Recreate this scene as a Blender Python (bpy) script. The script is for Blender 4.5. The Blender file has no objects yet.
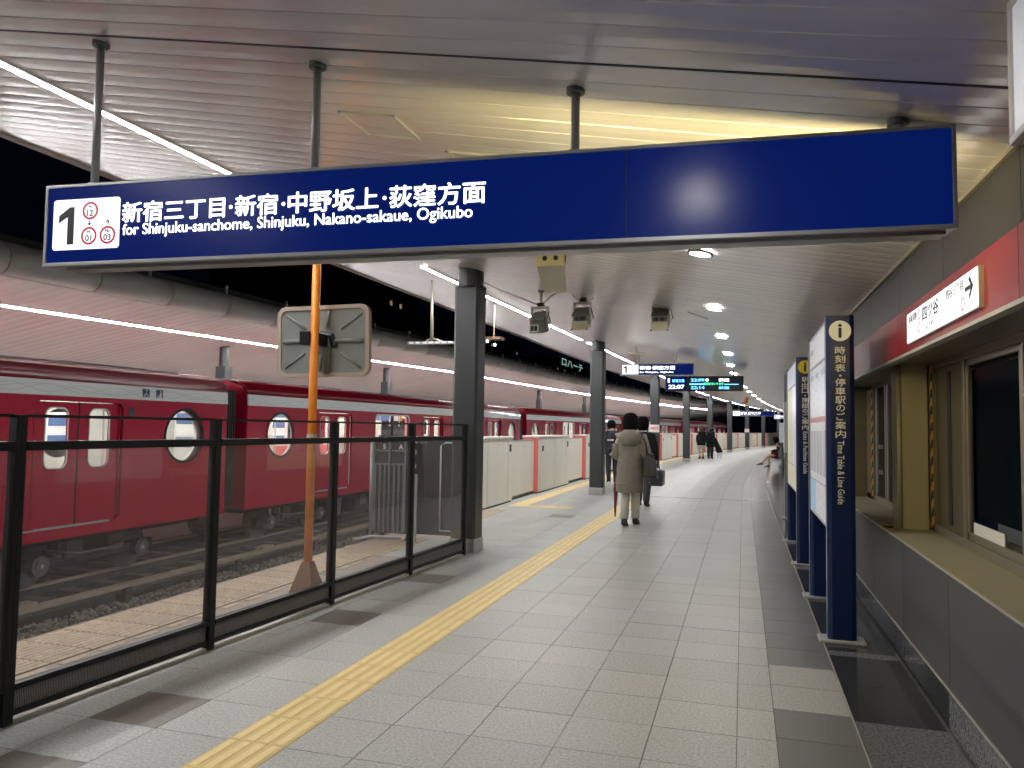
import bpy, bmesh, math, random
from mathutils import Vector, Matrix
random.seed(7)
C = bpy.context.scene.collection
SC = bpy.context.scene

# ---------------------------------------------------------------- camera, world, exposure
cam_d = bpy.data.cameras.new('camera'); cam = bpy.data.objects.new('camera', cam_d); C.objects.link(cam)
F = 769.0; vx, vy, roll = 743 - 512, 431 - 384, .0155
ux = math.cos(roll) * vx + math.sin(roll) * vy; uy = -math.sin(roll) * vx + math.cos(roll) * vy
pitch = math.atan(uy / F); yaw = math.atan(ux / math.hypot(F, uy))
fw = Vector((-math.sin(yaw) * math.cos(pitch), math.cos(yaw) * math.cos(pitch), math.sin(pitch)))
r0 = Vector((math.cos(yaw), math.sin(yaw), 0)); u0 = r0.cross(fw)
rt = r0 * math.cos(roll) + u0 * math.sin(roll); up = u0 * math.cos(roll) - r0 * math.sin(roll)
cam.matrix_world = Matrix(((rt.x, up.x, -fw.x, 0), (rt.y, up.y, -fw.y, 0), (rt.z, up.z, -fw.z, 1.45), (0, 0, 0, 1)))
cam_d.sensor_width = 36; cam_d.lens = F * 36 / 1024; cam_d.clip_end = 1000; cam_d.clip_start = .05
SC.camera = cam
w = bpy.data.worlds.new('night'); SC.world = w; w.use_nodes = True
w.node_tree.nodes['Background'].inputs[0].default_value = (.0004, .0007, .0022, 1)
w.node_tree.nodes['Background'].inputs[1].default_value = 1.0
SC.view_settings.view_transform = 'Standard'; SC.view_settings.look = 'None'
SC.view_settings.exposure = 0.22; SC.view_settings.gamma = 1.0; SC.view_settings.use_curve_mapping = False
SC.cycles.max_bounces = 8; SC.cycles.transparent_max_bounces = 24; SC.cycles.glossy_bounces = 4
SC.cycles.sample_clamp_indirect = 6.0; SC.cycles.caustics_reflective = False; SC.cycles.caustics_refractive = False
SC.cycles.use_denoising = True
STRIP_W = 76.0      # brightness of the canopy light strips
DOWN_W = 225.0       # brightness of the round downlights

# ---------------------------------------------------------------- path of the station: straight, then a gentle right bend
S0, RB = 16.0, 335.0
def th(s): return max(0.0, (s - S0) / RB)
def B(l, s, z=0.0):
    if s < S0: return Vector((l, s, z))
    t = th(s); return Vector((RB - (RB - l) * math.cos(t), S0 + (RB - l) * math.sin(t), z))
def rise(s): return .01 * max(-2.7, min(s - 2.7, 17.3))
def ceil_z(l, s): return 2.52 + .182 * (.975 - l) + rise(s)

# ---------------------------------------------------------------- materials
MATS = {}
def mat(name, col=(.5, .5, .5), rough=.5, metal=0.0, emit=None, strength=1.0, noise=0.0, nscale=20.0, rnd=0.0, island=False, coat=0.0, spec=None, bump=0.0):
    if name in MATS: return MATS[name]
    m = bpy.data.materials.new(name); m.use_nodes = True; nt = m.node_tree; b = nt.nodes['Principled BSDF']
    b.inputs['Base Color'].default_value = (*col, 1); b.inputs['Roughness'].default_value = rough; b.inputs['Metallic'].default_value = metal
    if spec is not None: b.inputs['Specular IOR Level'].default_value = spec
    if coat: b.inputs['Coat Weight'].default_value = coat; b.inputs['Coat Roughness'].default_value = .06
    if emit: b.inputs['Emission Color'].default_value = (*emit, 1); b.inputs['Emission Strength'].default_value = strength
    N = nt.nodes.new; L = nt.links.new
    val = None
    def mul(a, bb):
        n = N('ShaderNodeMath'); n.operation = 'MULTIPLY'
        L(a, n.inputs[0]); L(bb, n.inputs[1]); return n.outputs[0]
    def ramp(src, amp):
        n = N('ShaderNodeMapRange'); L(src, n.inputs[0]); n.inputs[3].default_value = 1 - amp; n.inputs[4].default_value = 1 + amp
        return n.outputs[0]
    if noise:
        g = N('ShaderNodeNewGeometry'); t = N('ShaderNodeTexNoise'); L(g.outputs['Position'], t.inputs['Vector'])
        t.inputs['Scale'].default_value = nscale; t.inputs['Detail'].default_value = 4; t.inputs['Roughness'].default_value = .7
        c = N('ShaderNodeMapRange'); L(t.outputs['Fac'], c.inputs[0]); c.inputs[1].default_value = .3; c.inputs[2].default_value = .7
        c.inputs[3].default_value = 1 - noise; c.inputs[4].default_value = 1 + noise; val = c.outputs[0]
        if bump:
            bn = N('ShaderNodeBump'); bn.inputs['Strength'].default_value = bump; bn.inputs['Distance'].default_value = .01
            L(t.outputs['Fac'], bn.inputs['Height']); L(bn.outputs['Normal'], b.inputs['Normal'])
    if rnd:
        if island: g2 = N('ShaderNodeNewGeometry'); r = ramp(g2.outputs['Random Per Island'], rnd)
        else: g2 = N('ShaderNodeObjectInfo'); r = ramp(g2.outputs['Random'], rnd)
        val = mul(val, r) if val else r
    if val:
        mx = N('ShaderNodeVectorMath'); mx.operation = 'SCALE'; mx.inputs[0].default_value = col; L(val, mx.inputs['Scale'])
        L(mx.outputs[0], b.inputs['Base Color'])
    MATS[name] = m; return m
def glass_mat(name, tint=(1, 1, 1), ior=1.45, rough=.01, haze=0.0, hazecol=(.5, .5, .5)):
    if name in MATS: return MATS[name]
    m = bpy.data.materials.new(name); m.use_nodes = True; nt = m.node_tree; nt.nodes.remove(nt.nodes['Principled BSDF'])
    out = nt.nodes['Material Output']; N = nt.nodes.new; L = nt.links.new
    tr = N('ShaderNodeBsdfTransparent'); tr.inputs[0].default_value = (*tint, 1)
    gl = N('ShaderNodeBsdfGlossy'); gl.inputs['Roughness'].default_value = rough; gl.inputs[0].default_value = (.9, .9, .9, 1)
    fr = N('ShaderNodeFresnel'); fr.inputs[0].default_value = ior
    ge = N('ShaderNodeNewGeometry'); iv = N('ShaderNodeMath'); iv.operation = 'SUBTRACT'; iv.inputs[0].default_value = 1; L(ge.outputs['Backfacing'], iv.inputs[1])
    pr = N('ShaderNodeMath'); pr.operation = 'MULTIPLY'; L(fr.outputs[0], pr.inputs[0]); L(iv.outputs[0], pr.inputs[1])
    mx = N('ShaderNodeMixShader'); L(pr.outputs[0], mx.inputs[0])
    src = tr.outputs[0]
    if haze:
        df = N('ShaderNodeBsdfDiffuse'); df.inputs[0].default_value = (*hazecol, 1)
        m2 = N('ShaderNodeMixShader'); m2.inputs[0].default_value = haze; L(src, m2.inputs[1]); L(df.outputs[0], m2.inputs[2]); src = m2.outputs[0]
    L(src, mx.inputs[1]); L(gl.outputs[0], mx.inputs[2]); L(mx.outputs[0], out.inputs[0])
    MATS[name] = m; return m
M_ceil = mat('ceiling_metal', (.83, .83, .825), .20, .28, rnd=.03, noise=.03, nscale=2)
M_ceilS = mat('ceiling_metal_far', (.83, .83, .825), .20, .28, rnd=.03, island=True)
M_deck = mat('roof_deck', (.05, .05, .05), .8)
M_tile = mat('granite_tile_light', (.365, .37, .355), .40, noise=.38, nscale=70, rnd=.06)
M_tileS = mat('granite_tile_light_far', (.365, .37, .355), .40, noise=.2, nscale=70, rnd=.06, island=True)
M_grout = mat('grout', (.12, .12, .115), .8)
M_grey = mat('grey_tile', (.155, .158, .155), .30, noise=.08, nscale=40, rnd=.07)
M_greyS = mat('grey_tile_far', (.155, .158, .155), .30, noise=.08, nscale=40, rnd=.07, island=True)
M_black = mat('black_granite', (.035, .037, .04), .16, noise=.3, nscale=60)
M_speck = mat('speckled_granite', (.13, .135, .14), .25, noise=.95, nscale=75)
M_brown = mat('worn_tile', (.17, .155, .135), .4, noise=.15, nscale=50)
M_yel = mat('yellow_tactile', (.74, .57, .25), .45, noise=.06, nscale=30, rnd=.05)
M_yelS = mat('yellow_tactile_far', (.74, .57, .25), .45, rnd=.05, island=True)
M_edge = mat('worn_edge_tile', (.44, .34, .26), .55, noise=.25, nscale=12, rnd=.1)
M_conc = mat('platform_concrete', (.30, .245, .21), .65, noise=.12, nscale=6)
M_panel = mat('grey_wall_panel', (.055, .055, .055), .45, rnd=.05, noise=.03, nscale=3, spec=.3)
M_panelS = mat('grey_wall_panel_far', (.055, .055, .053), .42, rnd=.05, island=True)
M_red = mat('red_fascia', (.36, .018, .025), .28, rnd=.03, spec=.35)
M_trim = mat('pale_trim', (.55, .54, .50), .4, .3)
M_alu = mat('aluminium', (.45, .46, .47), .4, .35)
M_frame = mat('window_frame', (.30, .27, .21), .35, .6)
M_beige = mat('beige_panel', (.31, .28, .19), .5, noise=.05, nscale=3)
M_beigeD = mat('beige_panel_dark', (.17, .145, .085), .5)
M_gold = mat('gold_edge', (.42, .39, .31), .45, .3)
M_darkbl = mat('dark_interior', (.008, .016, .026), .6)
M_soff = mat('soffit_metal', (.22, .19, .155), .3, .5)
M_blue = mat('navy_enamel', (.004, .016, .085), .3)
M_blueE = mat('navy_lit_panel', (.001, .003, .025), .24, spec=.16, emit=(.001, .010, .115), strength=.72)
M_opf = mat('pale_paving', (.72, .69, .65), .5)
M_ring = mat('downlight_ring', (.12, .12, .12), .6)
M_white = mat('white_paint', (.75, .75, .72), .4)
M_lit = mat('lit_white', (.5, .5, .5), .4, emit=(.95, .97, 1.0), strength=1.0)
M_litlet = mat('lit_lettering', (.8, .8, .8), .3, emit=(.93, .97, 1.0), strength=1.7)
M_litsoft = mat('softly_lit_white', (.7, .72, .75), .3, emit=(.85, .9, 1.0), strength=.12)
M_litwarm = mat('softly_lit_cream', (.7, .68, .5), .3, emit=(.9, .85, .6), strength=.22)
M_strip = mat('light_strip', (1, 1, 1), .3, emit=(1.0, .985, .975), strength=STRIP_W)
M_stripO = mat('light_strip_opposite', (1, 1, 1), .3, emit=(1.0, .98, .97), strength=STRIP_W * 1.8)
M_down = mat('downlight', (1, 1, 1), .3, emit=(1.0, .965, .92), strength=DOWN_W)
M_blk = mat('black_metal', (.006, .007, .008), .4, spec=.3)
M_ink = mat('black_ink', (.02, .025, .04), .5)
M_inkred = mat('red_ink', (.55, .01, .04), .5, emit=(.6, .01, .05), strength=.35)
M_col = mat('charcoal_column', (.045, .050, .054), .4, .1)
M_cold = mat('dark_column', (.018, .019, .02), .5)
M_colbase = mat('column_base', (.42, .42, .42), .3, .6)
M_orange = mat('orange_paint', (.78, .24, .02), .4, noise=.08, nscale=15)
M_rust = mat('brown_foot', (.17, .09, .06), .6)
M_bgrey = mat('grey_board', (.16, .17, .16), .5, noise=.08, nscale=8)
M_brim = mat('worn_rim', (.32, .26, .22), .5)
M_gate = mat('cream_gate', (.80, .785, .71), .35, noise=.03, nscale=3, rnd=.03)
M_gatep = mat('pink_gate_edge', (.70, .17, .16), .4)
M_train = mat('train_red', (.40, .004, .036), .22, coat=.25)
M_trainD = mat('train_roof_red', (.22, .003, .015), .35)
M_roof = mat('train_roof_grey', (.12, .12, .12), .5)
M_seat = mat('train_seat_pink', (.55, .10, .11), .8)
M_int = mat('train_interior', (.72, .70, .66), .5)
M_intL = mat('train_interior_light', (1, 1, 1), .3, emit=(1.0, .95, .88), strength=26.0)
M_under = mat('underframe', (.028, .03, .036), .6, noise=.3, nscale=9)
M_underL = mat('underframe_box', (.14, .14, .13), .6)
M_wheel = mat('wheel_steel', (.16, .15, .14), .4, .6)
M_ball = mat('ballast', (.030, .029, .029), .9, noise=.5, nscale=14, bump=.6)
M_rock = mat('ballast_stone', (.17, .15, .13), .9, rnd=.5, island=True)
M_rail = mat('rail_steel', (.42, .36, .28), .4, .5)
M_cable = mat('third_rail_cover', (.30, .25, .19), .6, noise=.15, nscale=6)
M_opc = mat('opposite_ceiling', (.92, .875, .86), .2, .12, rnd=.03, noise=.03, nscale=2)
M_opcS = mat('opposite_ceiling_far', (.92, .875, .86), .2, .12, rnd=.04, island=True)
M_gut = mat('gutter_metal', (.60, .60, .56), .5, .2)
M_roofd = mat('dark_roof_edge', (.035, .033, .03), .6)
M_cream = mat('cream_housing', (.52, .49, .36), .45)
M_creamY = mat('yellow_cream_housing', (.75, .68, .38), .45)
M_glassf = glass_mat('fence_glass', (.97, .98, .98), 1.5, .015, haze=.06, hazecol=(.75, .68, .72))
M_glasst = glass_mat('train_glass', (.85, .87, .87), 1.45)
M_glassw = glass_mat('office_glass', (.5, .58, .62), 1.5)
M_frost = mat('frosted_pane', (.10, .088, .055), .35)
def stripes_mat(name, a, b, k=9.0):
    m = bpy.data.materials.new(name); m.use_nodes = True; nt = m.node_tree; N = nt.nodes.new; L = nt.links.new
    g = N('ShaderNodeNewGeometry'); s = N('ShaderNodeSeparateXYZ'); L(g.outputs['Position'], s.inputs[0])
    ad = N('ShaderNodeMath'); ad.operation = 'ADD'; L(s.outputs['Z'], ad.inputs[0]); L(s.outputs['Y'], ad.inputs[1])
    mu = N('ShaderNodeMath'); mu.operation = 'MULTIPLY'; L(ad.outputs[0], mu.inputs[0]); mu.inputs[1].default_value = k
    fr = N('ShaderNodeMath'); fr.operation = 'FRACT'; L(mu.outputs[0], fr.inputs[0])
    gt = N('ShaderNodeMath'); gt.operation = 'GREATER_THAN'; L(fr.outputs[0], gt.inputs[0]); gt.inputs[1].default_value = .5
    mx = N('ShaderNodeMix'); mx.data_type = 'RGBA'; L(gt.outputs[0], mx.inputs['Factor']); mx.inputs['A'].default_value = (*a, 1); mx.inputs['B'].default_value = (*b, 1)
    L(mx.outputs['Result'], nt.nodes['Principled BSDF'].inputs['Base Color']); return m
M_haz = stripes_mat('hazard_tape', (.75, .36, .04), (.015, .015, .015), 8.5)
def wave_mat():
    m = bpy.data.materials.new('train_stripe'); m.use_nodes = True; nt = m.node_tree; N = nt.nodes.new; L = nt.links.new; b = nt.nodes['Principled BSDF']
    t = N('ShaderNodeTexCoord'); s = N('ShaderNodeSeparateXYZ'); L(t.outputs['Object'], s.inputs[0])
    def M(op, a, bb=None):
        n = N('ShaderNodeMath'); n.operation = op
        for i, q in enumerate((a, bb)):
            if q is None: continue
            if isinstance(q, (int, float)): n.inputs[i].default_value = q
            else: L(q, n.inputs[i])
        return n.outputs[0]
    tot = None
    for k, ph in ((5.2, 0), (5.2, 3.14), (2.6, 1.0)):
        sn = M('MULTIPLY', M('SINE', M('ADD', M('MULTIPLY', s.outputs['Y'], k), ph)), .055)
        d = M('ABSOLUTE', M('SUBTRACT', M('SUBTRACT', s.outputs['Z'], 1.905), sn))
        lt = M('LESS_THAN', d, .006); tot = lt if tot is None else M('MAXIMUM', tot, lt)
    mx = N('ShaderNodeMix'); mx.data_type = 'RGBA'; L(tot, mx.inputs['Factor']); mx.inputs['A'].default_value = (.60, .63, .64, 1); mx.inputs['B'].default_value = (.47, .50, .51, 1)
    L(mx.outputs['Result'], b.inputs['Base Color']); b.inputs['Roughness'].default_value = .3; b.inputs['Coat Weight'].default_value = .3; return m
M_stripe = wave_mat()
def perf_mat():
    m = bpy.data.materials.new('perforated_sheet'); m.use_nodes = True; nt = m.node_tree; N = nt.nodes.new; L = nt.links.new; b = nt.nodes['Principled BSDF']
    g = N('ShaderNodeNewGeometry'); s = N('ShaderNodeSeparateXYZ'); L(g.outputs['Position'], s.inputs[0]); cmb = N('ShaderNodeCombineXYZ')
    L(s.outputs['Y'], cmb.inputs[0]); L(s.outputs['Z'], cmb.inputs[1])
    v = N('ShaderNodeTexVoronoi'); v.inputs['Scale'].default_value = 110; v.inputs['Randomness'].default_value = 0; L(cmb.outputs[0], v.inputs['Vector'])
    r = N('ShaderNodeMapRange'); L(v.outputs['Distance'], r.inputs[0]); r.inputs[1].default_value = .25; r.inputs[2].default_value = .4
    mx = N('ShaderNodeMix'); mx.data_type = 'RGBA'; L(r.outputs[0], mx.inputs['Factor']); mx.inputs['A'].default_value = (.34, .32, .31, 1); mx.inputs['B'].default_value = (.02, .02, .02, 1)
    L(mx.outputs['Result'], b.inputs['Base Color']); b.inputs['Roughness'].default_value = .5; return m
M_perf = perf_mat()
def ribbed_poster(name, cols, ky=0, kz=30):
    """flat printed sheet: fine rows of grey print on a tinted ground"""
    m = bpy.data.materials.new(name); m.use_nodes = True; nt = m.node_tree; N = nt.nodes.new; L = nt.links.new; b = nt.nodes['Principled BSDF']
    g = N('ShaderNodeNewGeometry'); s = N('ShaderNodeSeparateXYZ'); L(g.outputs['Position'], s.inputs[0])
    t = N('ShaderNodeTexNoise'); t.inputs['Scale'].default_value = 26; L(g.outputs['Position'], t.inputs['Vector'])
    r = N('ShaderNodeValToRGB'); L(t.outputs['Fac'], r.inputs[0]); r.color_ramp.elements[0].position = .36; r.color_ramp.elements[1].position = .52
    r.color_ramp.elements[0].color = (*cols[0], 1); r.color_ramp.elements[1].color = (*cols[1], 1)
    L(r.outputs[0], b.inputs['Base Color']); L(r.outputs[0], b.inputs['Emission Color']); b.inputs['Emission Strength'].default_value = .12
    b.inputs['Roughness'].default_value = .35; return m
M_map1 = ribbed_poster('printed_timetable', ((.42, .48, .6), (.66, .68, .74)))
M_map2 = ribbed_poster('printed_line_map', ((.58, .56, .60), (.68, .70, .75)))
M_map3 = ribbed_poster('printed_area_map', ((.55, .52, .32), (.72, .70, .52)))

# ---------------------------------------------------------------- mesh building helpers
class MB:
    def __init__(s): s.v = []; s.f = []
    def add(s, vs, fs):
        o = len(s.v); s.v += [tuple(v) for v in vs]; s.f += [tuple(i + o for i in f) for f in fs]; return s
    def box(s, x0, x1, y0, y1, z0, z1):
        vs = [(x, y, z) for x in (x0, x1) for y in (y0, y1) for z in (z0, z1)]
        return s.add(vs, [(0, 1, 3, 2), (4, 6, 7, 5), (0, 4, 5, 1), (2, 3, 7, 6), (0, 2, 6, 4), (1, 5, 7, 3)])
    def hexa(s, p):   # 8 corners, bottom 4 then top 4 (counter-clockwise seen from above)
        return s.add(p, [(3, 2, 1, 0), (4, 5, 6, 7), (0, 1, 5, 4), (1, 2, 6, 5), (2, 3, 7, 6), (3, 0, 4, 7)])
    def tube(s, pts, rad, n=10, cap=True):
        pts = [Vector(p) for p in pts]; rs = rad if isinstance(rad, (list, tuple)) else [rad] * len(pts); vs = []; fs = []
        for i, p in enumerate(pts):
            d = (pts[min(i + 1, len(pts) - 1)] - pts[max(i - 1, 0)]).normalized()
            a = d.cross(Vector((0, 0, 1)) if abs(d.z) < .9 else Vector((1, 0, 0))).normalized(); b = d.cross(a)
            for k in range(n):
                t = 2 * math.pi * k / n; vs.append(p + a * math.cos(t) * rs[i] + b * math.sin(t) * rs[i])
        for i in range(len(pts) - 1):
            for k in range(n): fs.append((i * n + k, i * n + (k + 1) % n, (i + 1) * n + (k + 1) % n, (i + 1) * n + k))
        if cap: fs.append(tuple(range(n))[::-1]); fs.append(tuple((len(pts) - 1) * n + k for k in range(n)))
        return s.add(vs, fs)
    def loft(s, rings, n=16):   # rings: (cx, cy, z, rx, ry)
        vs = []; fs = []
        for cx, cy, z, rx, ry in rings:
            for k in range(n):
                t = 2 * math.pi * k / n; vs.append((cx + rx * math.cos(t), cy + ry * math.sin(t), z))
        for i in range(len(rings) - 1):
            for k in range(n): fs.append((i * n + k, i * n + (k + 1) % n, (i + 1) * n + (k + 1) % n, (i + 1) * n + k))
        fs.append(tuple(range(n))[::-1]); fs.append(tuple((len(rings) - 1) * n + k for k in range(n)))
        return s.add(vs, fs)
    def ball(s, c, r, n=12, m=8):
        r = r if isinstance(r, (tuple, list)) else (r, r, r)
        return s.loft([(c[0], c[1], c[2] - r[2] * math.cos(math.pi * (i + .15) / (m + .3)), r[0] * math.sin(math.pi * (i + .15) / (m + .3)), r[1] * math.sin(math.pi * (i + .15) / (m + .3))) for i in range(m + 1)], n)
    def mesh(s, name):
        me = bpy.data.meshes.new(name); me.from_pydata(s.v, [], s.f); me.update(); return me
    def build(s, name, m, parent=None, bevel=0, smooth=False, flip=True):
        me = s.mesh(name)
        if flip:
            bm = bmesh.new(); bm.from_mesh(me); bmesh.ops.recalc_face_normals(bm, faces=bm.faces); bm.to_mesh(me); bm.free()
        return put(name, me, m, parent, bevel, smooth)
def put(name, me, m, parent=None, bevel=0, smooth=False):
    if m and not me.materials: me.materials.append(m)
    o = bpy.data.objects.new(name, me); C.objects.link(o)
    if parent: o.parent = parent
    if smooth:
        for p in me.polygons: p.use_smooth = True
    if bevel:
        b = o.modifiers.new('bevel', 'BEVEL'); b.width = bevel; b.segments = 2; b.limit_method = 'ANGLE'
    return o
def box(x0, x1, y0, y1, z0, z1): return MB().box(x0, x1, y0, y1, z0, z1)
def tag(o, label=None, cat=None, group=None, kind=None):
    if label: o['label'] = label
    if cat: o['category'] = cat
    if group: o['group'] = group
    if kind: o['kind'] = kind
    return o
def thing(name, label, cat, loc=(0, 0, 0), rz=0, group=None):
    o = bpy.data.objects.new(name, None); C.objects.link(o); o.location = loc; o.rotation_euler = (0, 0, rz); o.empty_display_size = .1
    return tag(o, label, cat, group)
def struct(name, mb, m, **k): return tag(mb.build(name, m, **k), kind='structure')
def inst(name, me, parent, loc=(0, 0, 0), rz=0):
    o = bpy.data.objects.new(name, me); C.objects.link(o); o.parent = parent; o.location = loc; o.rotation_euler = (0, 0, rz); return o
def copy_tree(o, parent=None):
    c = o.copy(); C.objects.link(c); c.parent = parent
    for ch in list(o.children): copy_tree(ch, c)
    return c
ORD = ['first', 'second', 'third', 'fourth', 'fifth', 'sixth', 'seventh', 'eighth', 'ninth', 'tenth', 'eleventh', 'twelfth', 'thirteenth', 'fourteenth',
       'fifteenth', 'sixteenth', 'seventeenth', 'eighteenth', 'nineteenth', 'twentieth', 'twenty-first', 'twenty-second', 'twenty-third', 'twenty-fourth', 'twenty-fifth']
def from_curve(cu):
    o = bpy.data.objects.new('tmp', cu); C.objects.link(o); bpy.context.view_layer.update()
    me = bpy.data.meshes.new_from_object(o.evaluated_get(bpy.context.evaluated_depsgraph_get())); bpy.data.objects.remove(o); return me
TXT = {}
def text_mesh(body, weight=0.0, depth=.002):
    k = (body, weight, depth)
    if k not in TXT:
        cu = bpy.data.curves.new('lettering', 'FONT'); cu.body = body; cu.size = 1; cu.extrude = 0; cu.resolution_u = 3
        me = from_curve(cu); me.materials.clear()
        if weight:
            bm = bmesh.new()
            for k_ in range(8):
                c_ = me.copy(); c_.transform(Matrix.Translation((weight * math.cos(k_ * math.pi / 4), weight * math.sin(k_ * math.pi / 4), k_ * .00015))); bm.from_mesh(c_); bpy.data.meshes.remove(c_)
            bm.to_mesh(me); bm.free()
        xs = [v.co.x for v in me.vertices] or [0, 1]; ys = [v.co.y for v in me.vertices] or [0, 1]
        TXT[k] = (me, min(xs), max(xs), min(ys), max(ys)); bpy.data.curves.remove(cu)
    return TXT[k]
def text(body, m, parent, origin, right, upv, width=None, height=None, weight=.0, name='lettering', off=.0015, anchor='l'):
    """lettering laid on a face: lower left corner at origin, run along `right`, `upv` upwards, fitted to width/height"""
    me0, x0, x1, y0, y1 = text_mesh(body, weight)
    right = Vector(right).normalized(); upv = Vector(upv).normalized(); n = right.cross(upv)
    sx = width / (x1 - x0) if width else None; sy = height / (y1 - y0) if height else None
    sx = sx or sy; sy = sy or sx
    o = Vector(origin) + n * off
    if anchor == 'c': o = o - right * (x1 - x0) * sx / 2
    me = me0.copy(); me.transform(Matrix(((right.x, upv.x, n.x, 0), (right.y, upv.y, n.y, 0), (right.z, upv.z, n.z, 0), (0, 0, 0, 1))) @ Matrix.Diagonal((sx, sy, 1, 1)) @ Matrix.Translation((-x0, -y0, 0)))
    me.transform(Matrix.Translation(o)); return put(name, me, m, parent)
def rrect(x0, x1, y0, y1, r, n=5):
    pts = []
    for cx, cy, a in ((x1 - r, y1 - r, 0), (x0 + r, y1 - r, 90), (x0 + r, y0 + r, 180), (x1 - r, y0 + r, 270)):
        for i in range(n + 1):
            t = math.radians(a + 90 * i / n); pts.append((cx + r * math.cos(t), cy + r * math.sin(t)))
    return pts
def oval(cx, cy, rx, ry, n=28): return [(cx + rx * math.cos(2 * math.pi * i / n), cy + ry * math.sin(2 * math.pi * i / n)) for i in range(n)]
def plate_mesh(outer, holes, thick):
    """a flat plate in (a, b) with holes cut through, thickness centred on 0"""
    cu = bpy.data.curves.new('plate', 'CURVE'); cu.dimensions = '2D'; cu.fill_mode = 'BOTH'; cu.extrude = thick / 2
    for loop in [outer] + list(holes):
        sp = cu.splines.new('POLY'); sp.points.add(len(loop) - 1); sp.use_cyclic_u = True
        for p, q in zip(sp.points, loop): p.co = (q[0], q[1], 0, 1)
    me = from_curve(cu); bpy.data.curves.remove(cu); me.materials.clear(); return me
def basis(a, b, o=(0, 0, 0)):
    a = Vector(a); b = Vector(b); n = a.cross(b)
    return Matrix(((a.x, b.x, n.x, o[0]), (a.y, b.y, n.y, o[1]), (a.z, b.z, n.z, o[2]), (0, 0, 0, 1)))
def plate(name, outer, holes, thick, a, b, o, m, parent):
    me = plate_mesh(outer, holes, thick); me.transform(basis(a, b, o)); return put(name, me, m, parent)
def ring_pts(loop, d, c):   # scale loop about c by adding d
    out = []
    for x, y in loop:
        v = Vector((x - c[0], y - c[1])); L = v.length; v = v * ((L + d) / L); out.append((c[0] + v.x, c[1] + v.y))
    return out
def slab(name, l0, l1, s0, s1, z0, z1, m, step=2.0, parent=None, zf=None):
    """a long strip following the station path"""
    n = max(1, int(math.ceil((s1 - s0) / step))) if s1 > S0 else 1
    cuts = [s0 + (s1 - s0) * i / n for i in range(n + 1)]; b = MB(); vs = []
    for s in cuts:
        q = zf(s) if zf else 0
        vs += [B(l0, s, z0 + q), B(l1, s, z0 + q), B(l1, s, z1 + q), B(l0, s, z1 + q)]
    fs = [(0, 1, 2, 3), tuple(4 * n + k for k in (3, 2, 1, 0))]
    for i in range(n):
        for k in range(4): fs.append((4 * i + k, 4 * i + (k + 1) % 4, 4 * i + 4 + (k + 1) % 4, 4 * i + 4 + k))
    b.add(vs, fs); return b.build(name, m, parent)
SEND = 100.0

# ================================================================ STRUCTURE: floor
floor = tag(slab('floor', -4.53, 1.52, -1.0, SEND, -.25, -.012, M_grout), kind='structure')
slab('platform_nosing', -4.56, -4.50, -1.0, SEND, -.14, -.001, M_conc, parent=floor)
slab('platform_wall', -4.50, -4.42, -1.0, SEND, -1.1, -.25, M_deck, parent=floor)
slab('concrete_margin', -3.95, -3.15, -1.0, 8.6, -.02, -.001, M_conc, parent=floor)
cols = [(-3.07, -2.67), (-2.67, -2.27), (-1.97, -1.63), (-1.63, -1.23), (-1.23, -.83), (-.83, -.43), (-.43, -.03), (-.03, .15)]
def tile_box(l0, l1, s0, s1, g=.0022, z=0.0):
    p = [B(l0 + g, s0 + g, -.014), B(l1 - g, s0 + g, -.014), B(l1 - g, s1 - g, -.014), B(l0 + g, s1 - g, -.014)]
    return p + [Vector((q.x, q.y, z)) for q in p]
farb = MB(); rows = int((SEND - 1.1) / .4); ntile = 0
tmeshes = {}
for r in range(-5, rows):
    s0 = 1.1 + r * .4 - .0; s1 = s0 + .4
    cc = list(cols)
    if s0 > 15.5: cc.append((-2.27, -1.97))
    if s0 < 7.9: cc.append((round(-3.36 + .061 * (s0 + .2 - 2.9), 3), -3.07))
    else: cc += [(-3.47, -3.07), (-3.87, -3.47)] + ([(-4.17, -3.87), (-4.50, -4.17)] if s0 < 13.6 else [(-4.50, -4.17)])
    for l0, l1 in cc:
        if s1 > 2.0 and s1 < 13.6 and ntile < 290:
            key = round(l1 - l0, 3)
            if key not in tmeshes:
                mm = MB().hexa([Vector(q) for q in ((.002, .002, -.014), (key - .002, .002, -.014), (key - .002, .398, -.014), (.002, .398, -.014), (.002, .002, 0), (key - .002, .002, 0), (key - .002, .398, 0), (.002, .398, 0))]).mesh('floor_tile')
                mm.materials.append(M_tile); tmeshes[key] = mm
            brown = l1 < -2.6 and random.random() < .12 and l0 > -3.1
            o = inst('floor_tile', tmeshes[key], floor, (l0, s0, random.uniform(-.0006, .0004))); ntile += 1
            if brown:
                o.data = o.data.copy(); o.data.materials[0] = M_brown; o['label'] = 'worn brown floor tile'
        else: farb.hexa(tile_box(l0, l1, s0, s1))
tag(farb.build('floor_tile', M_tileS, floor), kind='stuff')
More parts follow.
